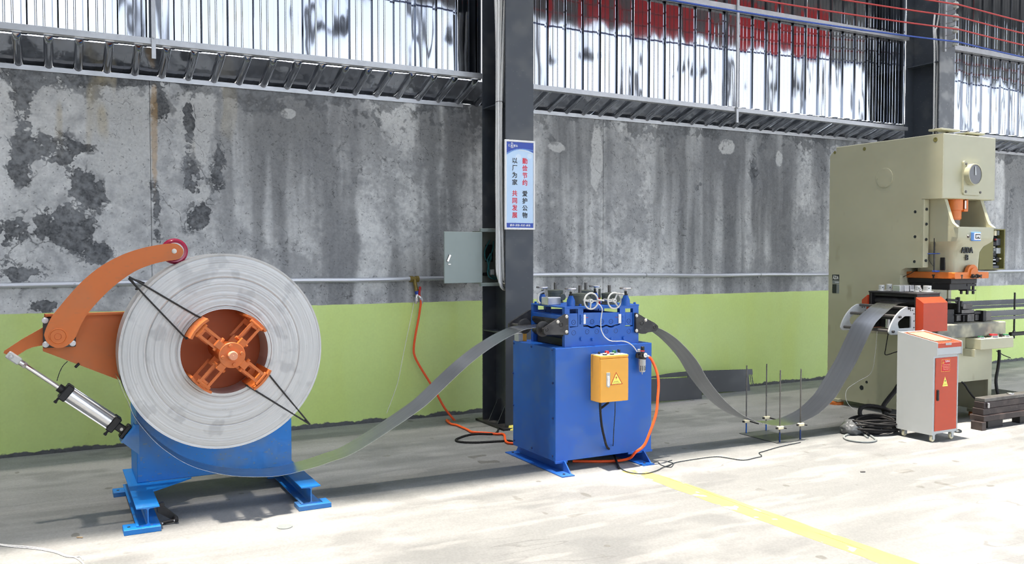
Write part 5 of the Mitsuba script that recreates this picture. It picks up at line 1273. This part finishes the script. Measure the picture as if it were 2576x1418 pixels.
# bolster, lower die
add(pr, 'bolster', box(7.19, 8.20, -2.60, -1.85, .80, .928, .006), 'bolster', label='worn grey bolster')
ld = add(pr, 'lower_die', box(7.32, 7.56, -2.50, -2.05, .928, 1.06, .004), 'black', label='black lower die')
for (a, b), (c, d), y0, y1, mt in (((7.598,0.946), (7.664,1.006), -2.50, -2.42, 'dull_steel'), ((7.76,0.935), (7.861,1.009), -2.50, -2.2, 'dull_steel'), ((7.671,1.015), (7.858,1.05), -2.50, -2.2, 'dull_steel'), ((7.692,1.058), (7.828,1.105), -2.50, -2.2, 'dull_steel'), ((7.909,0.939), (7.962,0.998), -2.48, -2.3, 'dull_steel'), ((8.018,0.93), (8.125,1.015), -2.5, -2.36, 'dull_steel'), ((7.861,1.002), (8.023,1.026), -2.5, -2.40, 'black'), ((7.967,0.932), (8.015,1.033), -2.52, -2.44, 'black'), ((7.552,1.003), (7.754,1.013), -2.52, -2.44, 'black'), ((7.666,0.939), (7.687,1), -2.52, -2.47, 'black')):
    add(ld, 'block' if mt == 'dull_steel' else 'strap', box(a, c, y0, y1, b, d, .003), mt)
for (a, z0), (b, z1), r in (((7.618,1.027), (7.614,1.173), .014), ((7.586,1.119), (7.585,1.171), .008), ((7.663,1.083), (7.662,1.136), .012)):
    add(ld, 'stud', cyl((a, -2.5, z0), (a, -2.5, z1), r, 14), 'black_steel', 30)
add(ld, 'bar', cat([cyl((*(7.445,1.153)[:1], -2.5, (7.445,1.153)[1]), ((7.593,1.142)[0], -2.5, (7.593,1.142)[1]), .012, 12)]), 'black_steel', 30)
# two-hand control box in front of the bolster
(wx0, wz1), (wx1, wz0) = (7.667,0.789), (8.167,0.689)
tb = add(pr, 'button_box', box(wx0, wx1, -2.70, -2.545, wz0, wz1, .004), 'press', label='beige two-hand button box')
for px_, mat, r, h in (((7.727,0.809)[0], 'green', .034, .022), ((7.917,0.807)[0], 'label_red', .045, .034), ((8.108,0.811)[0], 'green', .034, .024)):
    b_ = add(tb, 'button_ring', cyl((px_ + .01, -2.65, wz1), (px_ + .01, -2.65, wz1 + h * .6), r, 24), 'chrome', 30)
    add(b_, 'cap', cyl((px_ + .01, -2.65, wz1 + h * .55), (px_ + .01, -2.65, wz1 + h), r * .8, 24), mat, 30)
add(tb, 'key_switch', cyl(((8.037,0.809)[0] + .01, -2.65, wz1), ((8.037,0.809)[0] + .01, -2.65, wz1 + .03), .015, 12), 'black', 30)
add(tb, 'bracket', cat([box(wx0 - .03, wx0 - .015, -2.66, -2.53, wz0 - .07, wz0, .001), box(wx0 - .03, wx1, -2.64, -2.53, wz0 - .012, wz0, .001)]), 'press')
solo('black_cable', tube([(x, y, z) for (x, z), y in zip([(8.069,0.659),(8.056,0.582),(8.006,0.484),(7.966,0.385),(7.95,0.297),(7.957,0.214)], (-2.62, -2.63, -2.65, -2.66, -2.68, -2.70))] + [(7.95, -2.72, .14), (7.9, -2.73, .0095)], .0145, 10, 6), 'rubber', 'thick black cable curving down from the beige button box to the dies on the floor', 'cable', smooth=40)
solo('black_cable', tube([(x, y, z) for (x, z), y in zip([(7.572,0.4),(7.637,0.361),(7.684,0.292),(7.732,0.236),(7.789,0.187),(7.855,0.158),(7.931,0.155)], (-2.50, -2.55, -2.57, -2.58, -2.60, -2.62, -2.64))], .0085, 8, 6), 'rubber', 'black cable sagging across the arched opening under the press', 'cable', smooth=40)
solo('black_wire', tube([(x, -2.0 + .05 * i, z) for i, (x, z) in enumerate([(8.992,0.538),(9.112,0.512),(9.254,0.474),(9.399,0.442),(9.557,0.409)])], .005, 6, 5), 'rubber', 'thin black wire running off to the right below the chutes', 'wire', smooth=40)
# blue magnetic stand of a sensor on the slide
ms = thing('sensor_stand', 'small blue sensor bracket with a dark upright rod on the press slide', 'sensor bracket')
mx, mz = (7.375,1.421)
(ry0, rz0), (_, rz1) = (-2.402,1.421), (-2.397,1.733)
add(ms, 'rod', cyl((7.39, ry0, rz0 - .0), (7.39, ry0, rz1), .007, 10), 'black_steel', 30)
add(ms, 'base', box(7.37, 7.43, ry0 - .03, ry0 + .006, 1.412, 1.428, .002), 'wire_blue')
(ky, kz), (ky2, kz2) = (-2.313,1.61), (-2.445,1.587)
add(ms, 'plate', box(7.352, 7.358, ky - .022, ky + .022, kz - .03, kz + .03, .001), 'wire_blue')
add(ms, 'arm', cyl((7.355, ky, kz - .025), (7.39, ry0 - .06, kz2), .0045, 10), 'wire_blue', 30)
each(ms, 'cable', ([tube([(7.36, ky - .03, kz - .03), (7.35, ky + .02, kz - .12), (7.34, ky + .10, kz - .2), (7.33, ky + .2, kz - .25)], .003, 6), tube([(7.37, ky - .05, kz - .03), (7.36, ky - .06, kz - .09), (7.39, ry0, kz - .15)], .0025, 6)]), 'rubber', 40)

# open control cabinet on the wall behind the press
oc = thing('control_cabinet', 'open olive control cabinet full of switches on the wall behind the press', 'control cabinet')
(ox0, oz1), (oxd, _), (ox1, oz0) = (11.411,1.927), (11.724,1.931), (12.031,1.355)
add(oc, 'door', box(ox0, oxd, -.165, -.14, oz0, oz1, .003), 'olive', label='plain olive cover')
add(oc, 'shell', cat([box(ox0 + .02, ox1, -.03, -.003, oz0 + .005, oz1 - .005, .001), box(ox1 - .025, ox1, -.14, -.02, oz0, oz1, .002), box(oxd, ox1, -.14, -.02, oz1 - .015, oz1, .002), box(oxd, ox1, -.14, -.02, oz0, oz0 + .015, .002)]), 'olive')
add(oc, 'back_panel', box(oxd - .03, ox1 - .025, -.04, -.028, oz0 + .015, oz1 - .015, .001), 'label_dark')
LW, LH = ox1 - oxd, oz1 - oz0


def comp(fx0, fx1, fz0, fz1, mat, name='component', d=.05):
    x0, x1 = oxd + LW * (fx0 - 562) / 323, oxd + LW * (fx1 - 562) / 323
    z1, z0 = oz1 - LH * (fz0 - 150) / 1038, oz1 - LH * (fz1 - 150) / 1038
    add(oc, name, box(x0, x1, -.04 - d, -.04, z0, z1, .002), mat)


for c in ((640, 690, 185, 310, 'cream', 'terminal_strip'), (705, 760, 185, 320, 'cream', 'terminal_strip'), (775, 825, 185, 310, 'label_grey', 'terminal_strip'), (570, 620, 240, 320, 'label_grey', 'relay'), (755, 855, 390, 570, 'sheet_grey', 'relay'), (758, 868, 635, 780, 'cabinet_grey', 'relay'), (575, 640, 560, 700, 'black', 'contactor'), (650, 745, 480, 575, 'black', 'contactor'), (575, 640, 770, 850, 'label_grey', 'contactor'), (650, 750, 770, 840, 'black', 'contactor'), (665, 750, 915, 960, 'cabinet_grey', 'contactor'), (575, 640, 900, 990, 'black', 'contactor'), (665, 750, 1010, 1050, 'cabinet_grey', 'contactor'), (575, 830, 1090, 1170, 'sheet_grey', 'contactor'), (690, 740, 640, 715, 'label_grey', 'fuse'), (570, 730, 600, 625, 'cream', 'terminal_strip'), (570, 700, 730, 755, 'label_grey', 'terminal_strip'), (570, 730, 870, 890, 'label_grey', 'terminal_strip'), (760, 830, 880, 1000, 'black', 'contactor')):
    comp(*c)
for fx, fz, mat in ((615, 415, 'teal'), (715, 418, 'wire_red'), (833, 912, 'cream')):
    x, z = oxd + LW * (fx - 562) / 323, oz1 - LH * (fz - 150) / 1038
    add(oc, 'lamp', lathe([(0, 0), (.013, 0), (.012, .02), (0, .028)], (x, -.09, z), (0, -1, 0), 16), mat, 30)

# discharge chutes to the right of the press
for (p_, q_, r_), yy, where in (([(7.966,1.115),(8.986,1.092),(8.989,1.013)], -2.30, 'upper'), ([(8.084,1.024),(8.727,1.034),(8.73,0.943)], -2.46, 'lower')):
    ch = thing('discharge_chute', f'dark steel discharge chute running right from the press die, the {where} one', 'chute')
    x0, x1 = p_[0], 10.6
    z1, z0 = p_[1], p_[1] - (q_[1] - r_[1])
    up_ = add(ch, 'side_rail', box(x0, x1, yy, yy + .004, z1 - (z1 - z0) * .62, z1, .001), 'sheet_grey')
    add(ch, 'floor_plate', box(x0, x1, yy - .03, yy + .16, z0 + .006, z0 + .012, .001), 'sheet_grey')
    add(ch, 'lip', box(x0, x1, yy - .034, yy - .03, z0, z0 + .03, .001), 'sheet_grey')
cs = thing('chute_stand', 'black threaded rod standing up through the end of the discharge chutes', 'stand')
sxx = (8.619,1.193)[0]
add(cs, 'rod', cyl((sxx, -2.42, (8.617,0.728)[1]), (sxx, -2.42, (8.619,1.193)[1]), .0085, 10), 'black', 30)
add(cs, 'arm', box((8.559,0.777)[0], 10.4, -2.435, -2.40, (8.616,0.756)[1], (8.615,0.791)[1], .003), 'black')
add(cs, 'nut', cyl((sxx, -2.42, (8.615,0.791)[1]), (sxx, -2.42, (8.615,0.806)[1]), .016, 6), 'dull_steel')
add(cs, 'leg', box(10.2, 10.24, -2.44, -2.40, 0, (8.615,0.791)[1], .002), 'black')
# die set lying on the floor at the right edge
ds = thing('die_set', 'stack of dark die plates lying on wooden blocks at the right edge', 'die set')
DY = -2.90
for a, z0, z1, y1_, mt, nm in ((7.44, .246, .279, -2.80, 'dull_steel', 'top_plate'), (7.43, .188, .245, -2.80, 'die_brown', 'punch_holder'), (7.42, .128, .187, -2.79, 'die_brown', 'die_plate'), (7.40, .075, .127, -2.78, 'die_brown', 'bottom_plate')):
    add(ds, nm, box(a, 8.45, DY - (.02 if nm == 'bottom_plate' else 0), y1_, z0, z1, .004), mt)
jx, jz = (7.891,0.231)
add(ds, 'guide_post', cyl((jx, -2.85, jz - .01), (jx, -2.85, (7.889,0.292)[1]), .032, 24, .004), 'steel', 30, label='short bright guide post')
add(ds, 'spring', cat([cyl((7.47, -2.912, .195), (7.47, -2.912, .24), .012, 12)]), 'steel', 30)
zb_ = .075
add(ds, 'support_block', box(7.36, 7.42, -2.93, -2.82, 0.0, zb_, .003), 'die_brown')
add(ds, 'support_block', box(7.52, 7.74, -2.88, -2.80, 0.0, zb_, .003), 'black')
add(ds, 'support_block', box(8.0, 8.3, -2.88, -2.80, 0.0, zb_, .003), 'black')
t = thing('steel_plate', 'thin black steel plate lying behind the die set at the right edge', 'plate')
add(t, 'plate', box(8.15, 8.7, -2.5, -2.2, .15, .18, .003), 'black')
add(t, 'support_block', box(8.25, 8.6, -2.45, -2.25, 0, .15, .003), 'die_brown')

# ------------------------------------------------------------------ roll feeder
fd = thing('roll_feeder', 'black roll feeder with red-orange covers feeding strip into the press', 'roll feeder')
FX0, FX1, FYF, FYB = 6.965, 7.285, -2.545, -2.02
ft = 1.215
add(fd, 'side_plate', box(FX0, FX1, FYF, FYF + .03, .88, ft, .003), 'black')
add(fd, 'side_plate', box(FX0, FX1, FYB - .03, FYB, .88, ft, .003), 'black')
tp = add(fd, 'top_plate', box(FX0 - .004, FX1, FYF - .004, FYB + .004, ft, ft + .014, .002), 'black_steel')
for z, r in ((1.145, .038), (1.035, .036)):
    add(fd, 'feed_roller', cyl((FX0 + .08, FYF + .03, z), (FX0 + .08, FYB - .03, z), r, 28), 'black_steel', 30)
add(fd, 'upper_bar', box(FX0 + .02, FX0 + .05, FYF + .03, FYB - .03, 1.185, 1.212, .002), 'black')
add(fd, 'back_frame', box(FX0 + .17, FX1, FYF + .03, FYB - .03, 1.075, ft, .002), 'black')
add(fd, 'base_frame', box(FX0 + .12, FX1, FYF + .03, FYB - .03, .88, .985, .003), 'black')
cov = [(6.955, .878), (7.292, .878), (7.296, 1.12), (7.268, 1.178), (6.975, 1.178), (6.955, 1.12)]


def cover(y_in, y_out):
    """A folded sheet cover whose outer face is set in from its foot, bevelled all round."""
    inner = [(6.945, .872), (7.296, .872), (7.296, 1.19), (6.945, 1.19)]
    outer = [(6.955, .878), (7.290, .878), (7.290, 1.140), (6.955, 1.140)]
    top_ = [(6.95, 1.192), (7.292, 1.192)]
    pts = [(x, y_in, z) for x, z in inner] + [(x, y_out, z) for x, z in outer]
    return hull(pts)


add(fd, 'front_cover', cover(FYF - .002, FYF - .075), 'red_orange', label='red-orange front cover')
add(fd, 'rear_cover', cover(FYB + .002, FYB + .075), 'red_orange', label='red-orange rear cover')
lx_, lz_ = (7.071,0.913)
add(fd, 'lamp_bracket', cat([box(lx_ - .05, lx_ + .05, -2.60, -2.55, lz_ - .05, lz_ + .01, .012)]), 'press_orange')
# white guide cheeks and rods at the entry
cheek_f = spline([(6.798,1.108),(6.727,1.08),(6.651,1.022),(6.599,0.956),(6.574,0.901),(6.577,0.881)], 3).tolist() + list([(6.595,0.866),(6.708,0.863),(6.918,0.889),(6.913,1.1)])
hole_f = [(6.687,0.957),(6.69,0.977),(6.711,0.992),(6.77,1.023),(6.788,1.026),(6.854,1.024),(6.864,1.017),(6.864,0.923),(6.857,0.917),(6.709,0.918),(6.694,0.932)]
CHX = [(x, z) for x, z in cheek_f]
for y0, y1 in ((-2.565, -2.55), (-2.035, -2.02)):
    cf = add(fd, 'guide_cheek', prism_y(Polygon(CHX, [hole_f]), y0, y1), 'cabinet_grey', label='white curved guide cheek')
    for x, z in [(6.825,1.095),(6.701,1.022),(6.615,0.895)]:
        add(cf, 'knob', cat([cyl((x, y0 - .02 if y0 < -2.3 else y1, z), (x, y0 if y0 < -2.3 else y1 + .02, z), .011, 14)]), 'black_steel', 30)
    for x, z in [(6.853,1.076),(6.881,1.076),(6.897,1.043),(6.899,0.978),(6.9,0.919)]:
        add(cf, 'screw', cyl((x, y0 - .004, z), (x, y0, z), .006, 10), 'black')
for x, z in [(6.825,1.107),(6.706,1.032),(6.625,0.893)]:
    pass
for x, z in [(6.825,1.099),(6.701,1.026),(6.615,0.898)]:
    add(fd, 'guide_rod', cyl((x, -2.552, z), (x, -2.034, z), .0135, 16), 'dull_steel', 30)
# what stands on the feeder's top
for x, y, r, h in (((7.042,1.25)[0], -2.10, .027, .058), ((7.121,1.252)[0], -2.12, .027, .066), ((7.22,1.249)[0], -2.46, .036, .060), ((7.165,1.248)[0], -2.40, .026, .060)):
    k_ = add(fd, 'release_cylinder', cat([cyl((x, y, ft + .014), (x, y, ft + .022), r * 1.45, 20), cyl((x, y, ft + .02), (x, y, ft + .014 + h), r, 24)]), 'cast_grey', 30)
    add(k_, 'port', cyl((x - .5 * r, y - .87 * r - .001, ft + .05), (x - .5 * r + .002, y - .87 * r + .004, ft + .05), .006, 10), 'black')
add(fd, 'lifting_eye', torus(((7.066,1.251)[0], -2.50, ft + .044), .018, .0065, (.3, -.95, 0), 24, 8), 'chrome', 40)
for px_ in ((7.064,1.25)[0], (7.133,1.25)[0], (7.208,1.247)[0]):
    add(fd, 'compact_cylinder', box(px_ - .030, px_ + .030, -2.31, -2.23, ft + .014, ft + .074, .003), 'aluminium')
bb = (6.988,0.91)
add(fd, 'air_filter', cat([lathe([(0, 0), (.022, 0), (.024, .01), (.024, .085), (.020, .09), (0, .09)], (6.93, -2.27, .89), (0, 0, 1), 24)]), 'aluminium', 30)
each(fd, 'filter_head', ([box(6.90, 6.96, -2.31, -2.21, .975, 1.01, .006), box(6.93, 6.98, -2.40, -2.10, .855, .88, .003)]), 'black')
for k, pts in enumerate(([(7.0, -2.22, .86), (6.99, -2.2, .70), (7.05, -2.15, .62), (7.15, -2.2, .65), (7.25, -2.3, .68)], [(7.1, -2.3, .86), (7.1, -2.32, .6), (7.11, -2.34, .3), (7.12, -2.36, .05)])):
    add(fd, 'loose_cable', tube(pts, .0045, 6, 6), 'rubber', 40)
solo('thin_tube', tube([(7.05, -2.05, .84), (7.06, -2.02, .6), (7.08, -1.96, .42), (7.02, -1.86, .33), (6.93, -1.80, .24), (6.9, -1.84, .12), (6.96, -1.95, .03), (7.05, -2.05, .006)], .0022, 6, 6), 'clear_tube', 'thin clear air tube hanging beside the beige press frame', 'tube', smooth=40)

# ------------------------------------------------------------------ controller on castors
co = thing('controller_cabinet', 'pale grey control cabinet on castors with a salmon red door before the press', 'cabinet')
QX0, QX1, QF, QB = 6.530, 6.846, -3.04, -2.69
body = [(QF, .072), (QB, .072), (QB, .906), (QF - .032, .838), (QF - .032, .742), (QF, .732)]
add(co, 'body', prism_x(body, QX0 + .004, QX1 - .004), 'cabinet_grey', label='pale grey body')
for x0 in (QX0 - .006, QX1 - .004):
    add(co, 'side_panel', prism_x([(QF - .002, .062), (QB, .062), (QB, .912), (QF - .036, .846), (QF - .036, .738), (QF - .002, .728)], x0, x0 + .010), 'cabinet_grey', label='pale grey side panel')
sl = (.906 - .838) / (QB - QF + .032)


def on_slope(x0, x1, y0, y1, h0, h1):
    z = lambda y: .838 + (y - (QF - .032)) * sl
    return hull([(x, y, z(y) + h) for x in (x0, x1) for y in (y0, y1) for h in (h0, h1)])


add(co, 'console_top', on_slope(QX0 + .006, QX1 - .006, QF - .030, QB - .03, -.004, .002), 'cabinet_red', label='salmon red sloping console')
add(co, 'screen_frame', on_slope(QX0 + .04, QX1 - .055, QF + .02, QB - .055, .001, .004), 'label_dark')
add(co, 'screen', on_slope(QX0 + .045, QX1 - .060, QF + .025, QB - .060, .003, .0055), 'screen', label='beige touch panel')
add(co, 'console_front', box(QX0 + .006, QX1 - .006, QF - .036, QF - .030, .800, .838, .001), 'cabinet_red')
nx, nz = (6.667,0.83)
add(co, 'name_plate', box(nx - .038, nx + .038, QF - .039, QF - .035, nz - .010, nz + .010, .0008), 'steel', label='small bright name plate')
dr_ = add(co, 'door', box(QX0 + .018, QX1 - .018, QF - .008, QF - .001, .095, .712, .002), 'cabinet_red', label='salmon red door')
hx_, hz_ = (6.57,0.4)
add(dr_, 'handle', box(hx_ - .009, hx_ + .009, QF - .024, QF - .008, hz_ - .046, hz_ + .046, .004), 'black', label='black handle')
(tx0, tz1), (tx1, tz0) = (6.619,0.696), (6.731,0.593)
pl = add(dr_, 'maker_label', box(tx0, tx1, QF - .0095, QF - .0078, tz0, tz1, .0003), 'label_gold')
add(pl, 'field', box(tx0 + .003, tx1 - .003, QF - .0102, QF - .009, tz0 + .003, tz1 - .003, .0002), 'label_red', label='red maker label')
add(pl, 'lettering', letters('TUCA', .0155, .0006, (tx0 + .044, QF - .0102, tz1 - .024), (.98, 0, 0), (0, 0, 1)), 'white')
add(pl, 'emblem', cat([torus((tx0 + .020, QF - .0104, tz1 - .018), .007, .0012, (0, 1, 0), 20, 6), prism_y([(tx0 + .006, tz1 - .027), (tx0 + .036, tz1 - .024), (tx0 + .030, tz1 - .032), (tx0 + .012, tz1 - .033)], QF - .0112, QF - .0102)]), 'label_gold')
add(pl, 'small_print', cat([box(tx0 + .010 + .004 * i, tx1 - .010 - .003 * (i % 2), QF - .0108, QF - .0100, tz1 - .046 - .013 * i, tz1 - .042 - .013 * i, 0) for i in range(4)]), 'salmon', kind='stuff')
triangle(dr_, [(6.669,0.55),(6.636,0.469),(6.707,0.468)], QF - .008, False)
for x, y in ((QX0 + .035, QF + .03), (QX1 - .035, QF + .03), (QX0 + .035, QB - .05), (QX1 - .035, QB - .05)):
    cs_ = add(co, 'castor', cat([cyl((x, y - .010, .0265), (x, y + .010, .0265), .0265, 24, .004)]), 'cream', 30, label='cream castor wheel')
    add(cs_, 'fork', cat([box(x - .014, x + .018, y - .017, y - .012, .02, .066, .002), box(x - .014, x + .018, y + .012, y + .017, .02, .066, .002), box(x - .022, x + .024, y - .022, y + .022, .062, .072, .002)]), 'cabinet_grey')
# coiled cables on the floor between the press and the controller
pile = thing('cable_pile', 'pile of coiled black cable on the floor left of the grey controller', 'cable coil')
for k in range(13):
    R = .15 + .013 * (k % 6) + .02 * rng.random()
    cx, cy = 6.47 + .03 * rng.random(), -2.52 + .03 * rng.random()
    a0 = rng.random() * 6.28
    pts = [(cx + R * 1.2 * math.cos(a), cy + R * .8 * math.sin(a), .012 + .0085 * k + .012 * math.sin(2 * a + a0) + .004) for a in np.linspace(a0, a0 + 6.4, 26)]
    add(pile, 'loop', tube(pts, .0085, 8, 3), 'rubber', 40)
wr = trimesh.creation.icosphere(4, .1)
wr.vertices *= [1.0, .85, .8]
wr.vertices *= 1 + .55 * (meshkit.fbm(wr.vertices * 16 + 3, 3, 5)[:, None] - .5)
wr.vertices += [6.24, -2.46, .045]
wr.vertices[:, 2] = np.maximum(wr.vertices[:, 2], .004)
add(pile, 'wrapping', wr, 'plastic_film', 60, label='crumpled grey plastic wrapping')
solo('black_hose', tube([(x, y, z) for (x, z), y in zip([(6.985,0.702),(6.975,0.581),(6.961,0.455),(6.904,0.326),(6.834,0.246),(6.765,0.177),(6.741,0.116)], (-2.50, -2.46, -2.42, -2.38, -2.36, -2.36, -2.40))], .021, 12, 6), 'rubber', 'fat black hose coming down behind the grey controller into the cable pile', 'hose', smooth=40)
solo('black_hose', tube([(x, y, z) for (x, z), y in zip([(6.463,0.123),(6.467,0.151),(6.494,0.183),(6.551,0.198),(6.624,0.195),(6.707,0.179),(6.791,0.146)], (-2.36, -2.35, -2.34, -2.34, -2.35, -2.37, -2.42))], .019, 12, 6), 'rubber', 'short fat black hose arching out of the cable pile on its left side', 'hose', smooth=40)
solo('grey_cable', tube([(x, y, .009) for x, y in [(6.192,-2.671),(6.294,-2.508),(6.196,-2.486),(6.05,-2.539),(5.969,-2.636),(5.978,-2.737),(6.056,-2.797),(6.16,-2.779),(6.234,-2.694),(6.308,-2.575),(6.336,-2.486)]], .0085, 8, 5), 'label_grey', 'grey cable loop lying on the sunlit floor left of the controller', 'cable', smooth=40)
solo('grey_cable', tube([(x, y, .02) for x, y in [(6.708,-2.053),(6.504,-2.164),(6.306,-2.285),(6.235,-2.371),(6.192,-2.469),(6.261,-2.476)]], .0075, 8, 5), 'text_dark', 'dark cable loop poking out left of the cable pile', 'cable', smooth=40)
solo('grey_cable', tube([(x, y, .008) for x, y in [(7.083,-2.843),(7.096,-2.883),(7.152,-2.872),(7.19,-2.826),(7.184,-2.805)]], .006, 8, 5), 'text_dark', 'short dark cable end on the floor right of the controller', 'cable', smooth=40)

# ------------------------------------------------------------------ second column: insulators, wires, conduits
rack = thing('insulator_rack', 'row of grey spool insulators on the column above the press, holding the wires', 'insulator')
IY = -1.02
ix = 9.60
add(rack, 'bracket', box(ix - .015, ix + .015, -.90, -.872, 4.02, 5.2, .002), 'galvanised')
for z in (4.065, 4.215, 4.36, 4.505, 4.65, 4.80):
    ins = add(rack, 'insulator', lathe([(0, 0), (.030, 0), (.034, .008), (.034, .018), (.022, .028), (.022, .038), (.034, .048), (.034, .06), (.026, .072), (0, .072)], (ix, IY, z), (0, 0, 1), 20), 'ceramic', 30)
    add(ins, 'clevis', cat([box(ix - .012, ix + .012, IY, -.872, z - .012, z - .006, .001), box(ix - .012, ix + .012, IY, -.872, z + .080, z + .086, .001), cyl((ix, IY, z - .02), (ix, IY, z + .095), .006, 8)]), 'galvanised', 30)
for z, mat, name, where in ((4.10, 'wire_blue', 'blue', 'lowest of the wires'), (4.25, 'wire_red', 'red', 'just above the blue wire'), (4.395, 'wire_red', 'red', 'second above the blue wire'), (4.54, 'wire_red', 'red', 'topmost in the picture at upper right')):
    pts = []
    for x0, x1, sag in ((1.2, ix, .085), (ix, 15.8, .07)):
        for t_ in np.linspace(0, 1, 12):
            pts.append((x0 + (x1 - x0) * t_, IY - .038, z - 4 * sag * t_ * (1 - t_)))
    solo('line_wire', tube(pts, .009, 8, 2), mat, f'{name} line wire past the second column, {where}', 'wire', smooth=40)
for k, pts in enumerate(([(9.555,3),(9.55,3.505),(9.544,4.032),(9.522,4.317),(9.54,4.491)], [(9.579,3),(9.581,3.506),(9.582,4.034),(9.539,4.269),(9.567,4.339),(9.613,4.565),(9.586,4.752)], [(9.644,3.006),(9.639,3.513),(9.64,4.043),(9.617,4.347),(9.629,4.473),(9.596,4.622),(9.598,4.804)])):
    solo('white_conduit', tube([(x, -.79 - .012 * k, z) for x, z in pts], .0115, 8, 5), 'pvc', ('leftmost', 'middle', 'rightmost')[k] + ' of three white conduits running down the column above the press', 'conduit', smooth=40)

# ------------------------------------------------------------------ floor: painted line, drain, odds and ends
yl_l = [(3.668, -2.60), (3.705, -2.75), (3.715, -3.2), (3.727, -3.72), (3.735, -4.2), (3.753, -4.78), (3.765, -5.6), (3.78, -9.0)]
yl_r = [(3.945, -9.0), (3.935, -5.6), (3.926, -4.84), (3.912, -4.3), (3.896, -3.74), (3.88, -3.3), (3.862, -2.90), (3.838, -2.75), (3.80, -2.62)]
poly = Polygon(yl_l + yl_r).segmentize(.03)
pp = np.array(poly.exterior.coords[:-1])
pp[:, 0] += .012 * (meshkit.fbm(np.stack([pp[:, 0] * 9, pp[:, 1] * 9, pp[:, 0] * 0], -1), 3, 4) - .5) * 2
solo('floor_line', prism_z(Polygon(pp).buffer(0), 0.0, .0012), 'yellow_line', 'worn yellow line painted on the floor running toward the viewer', 'floor line')
dx_, dy_ = (1.192,-2.733)
solo('floor_disc', lathe([(0, 0), (.042, 0), (.045, .002), (.044, .004), (.012, .004), (.010, .003), (0, .003)], (dx_, dy_, 0), (0, 0, 1), 28), 'label_grey', 'small round grey disc lying on the floor before the uncoiler', 'disc', smooth=30)
solo('cigarette_end', cyl((*(0.116,-2.383), .004), (*(0.146,-2.402), .004), .0035, 10), 'screen', 'tiny tan cigarette end on the floor left of the uncoiler foot', 'cigarette', smooth=30)
wp = [(-0.3,-2.26),(-0.23,-2.343),(-0.136,-2.419),(-0.069,-2.485),(0.01,-2.584),(0.054,-2.673),(0.099,-2.739),(0.134,-2.86),(0.131,-2.964)]
solo('white_wire', tube([(x, y, .004) for x, y in wp], .0035, 6, 5), 'white', 'pair of thin white cords on the floor at the lower left corner', 'cord', smooth=40)
solo('white_wire', tube([(x, y, .004) for x, y in [(-0.299,-2.281),(-0.216,-2.376),(-0.122,-2.457),(-0.056,-2.522),(0.009,-2.606),(0.054,-2.692),(0.092,-2.729),(0.122,-2.733),(0.135,-2.798)]], .0035, 6, 5), 'white', 'white cord end curling beside its twin at the lower left corner', 'cord', smooth=40)
sx_, sy_ = (5.187,-3.44)
solo('bolt_scrap', cyl((sx_, sy_, .005), (sx_ + .035, sy_ - .012, .005), .005, 8), 'dull_steel', 'small metal scrap on the bright floor right of the yellow line', 'scrap', smooth=30)
yx, yy_ = (3.659,-0.889)
solo('yellow_rag', hull([(yx - .03, yy_, 0), (yx + .05, yy_ + .02, 0), (yx + .05, yy_ - .05, 0), (yx - .02, yy_ - .04, 0), (yx - .02, yy_ - .01, .04), (yx + .04, yy_ - .02, .045)]), 'label_yellow', 'scrap of yellow board behind the left edge of the blue cabinet', 'scrap')
mb = thing('parts_box', 'small white and yellow carton on the straightener top behind its entry disc', 'box')
add(mb, 'carton', box(*sorted(((3.221,0.948)[0], (3.292,0.945)[0])), -1.85, -1.78, .905, .905 + .06, .002), 'cabinet_grey')
add(mb, 'yellow_panel', box((3.26,0.947)[0], (3.292,0.945)[0], -1.853, -1.849, .906, .966, .0005), 'box_yellow')

# ------------------------------------------------------------------ what the foil mirrors: hall lamps and red banners behind the viewer
for k, (x, y) in enumerate(((2.5, -9.2), (5.2, -10.6), (8.2, -10.6), (11.2, -10.6), (14.5, -10.6), (18.0, -10.6))):
    hl = thing('hall_lamp', ('first', 'second', 'third', 'fourth', 'fifth', 'sixth')[k] + ' dark bell-shaped hall lamp from the left, behind the viewer, mirrored in the foil', 'lamp', 'hall lamps')
    add(hl, 'shade', lathe([(.24, 0), (.23, .05), (.16, .16), (.09, .22), (.085, .34), (0, .36)], (x, y, 6.15), (0, 0, 1), 28), 'black', 30)
    add(hl, 'rod', cyl((x, y, 6.45), (x, y, RZ), .015, 8), 'roof')
for k, x in enumerate((11.0, 12.7, 14.4, 16.1, 17.8)):
    m_ = trimesh.creation.box((1.25, .01, 1.3)); m_.apply_translation((x, -9.6, 7.35))
    solo('red_banner', m_, 'banner', ('first', 'second', 'third', 'fourth', 'fifth')[k] + ' red cloth banner from the left, hanging behind the viewer, mirrored in the foil', 'banner', 'red banners')
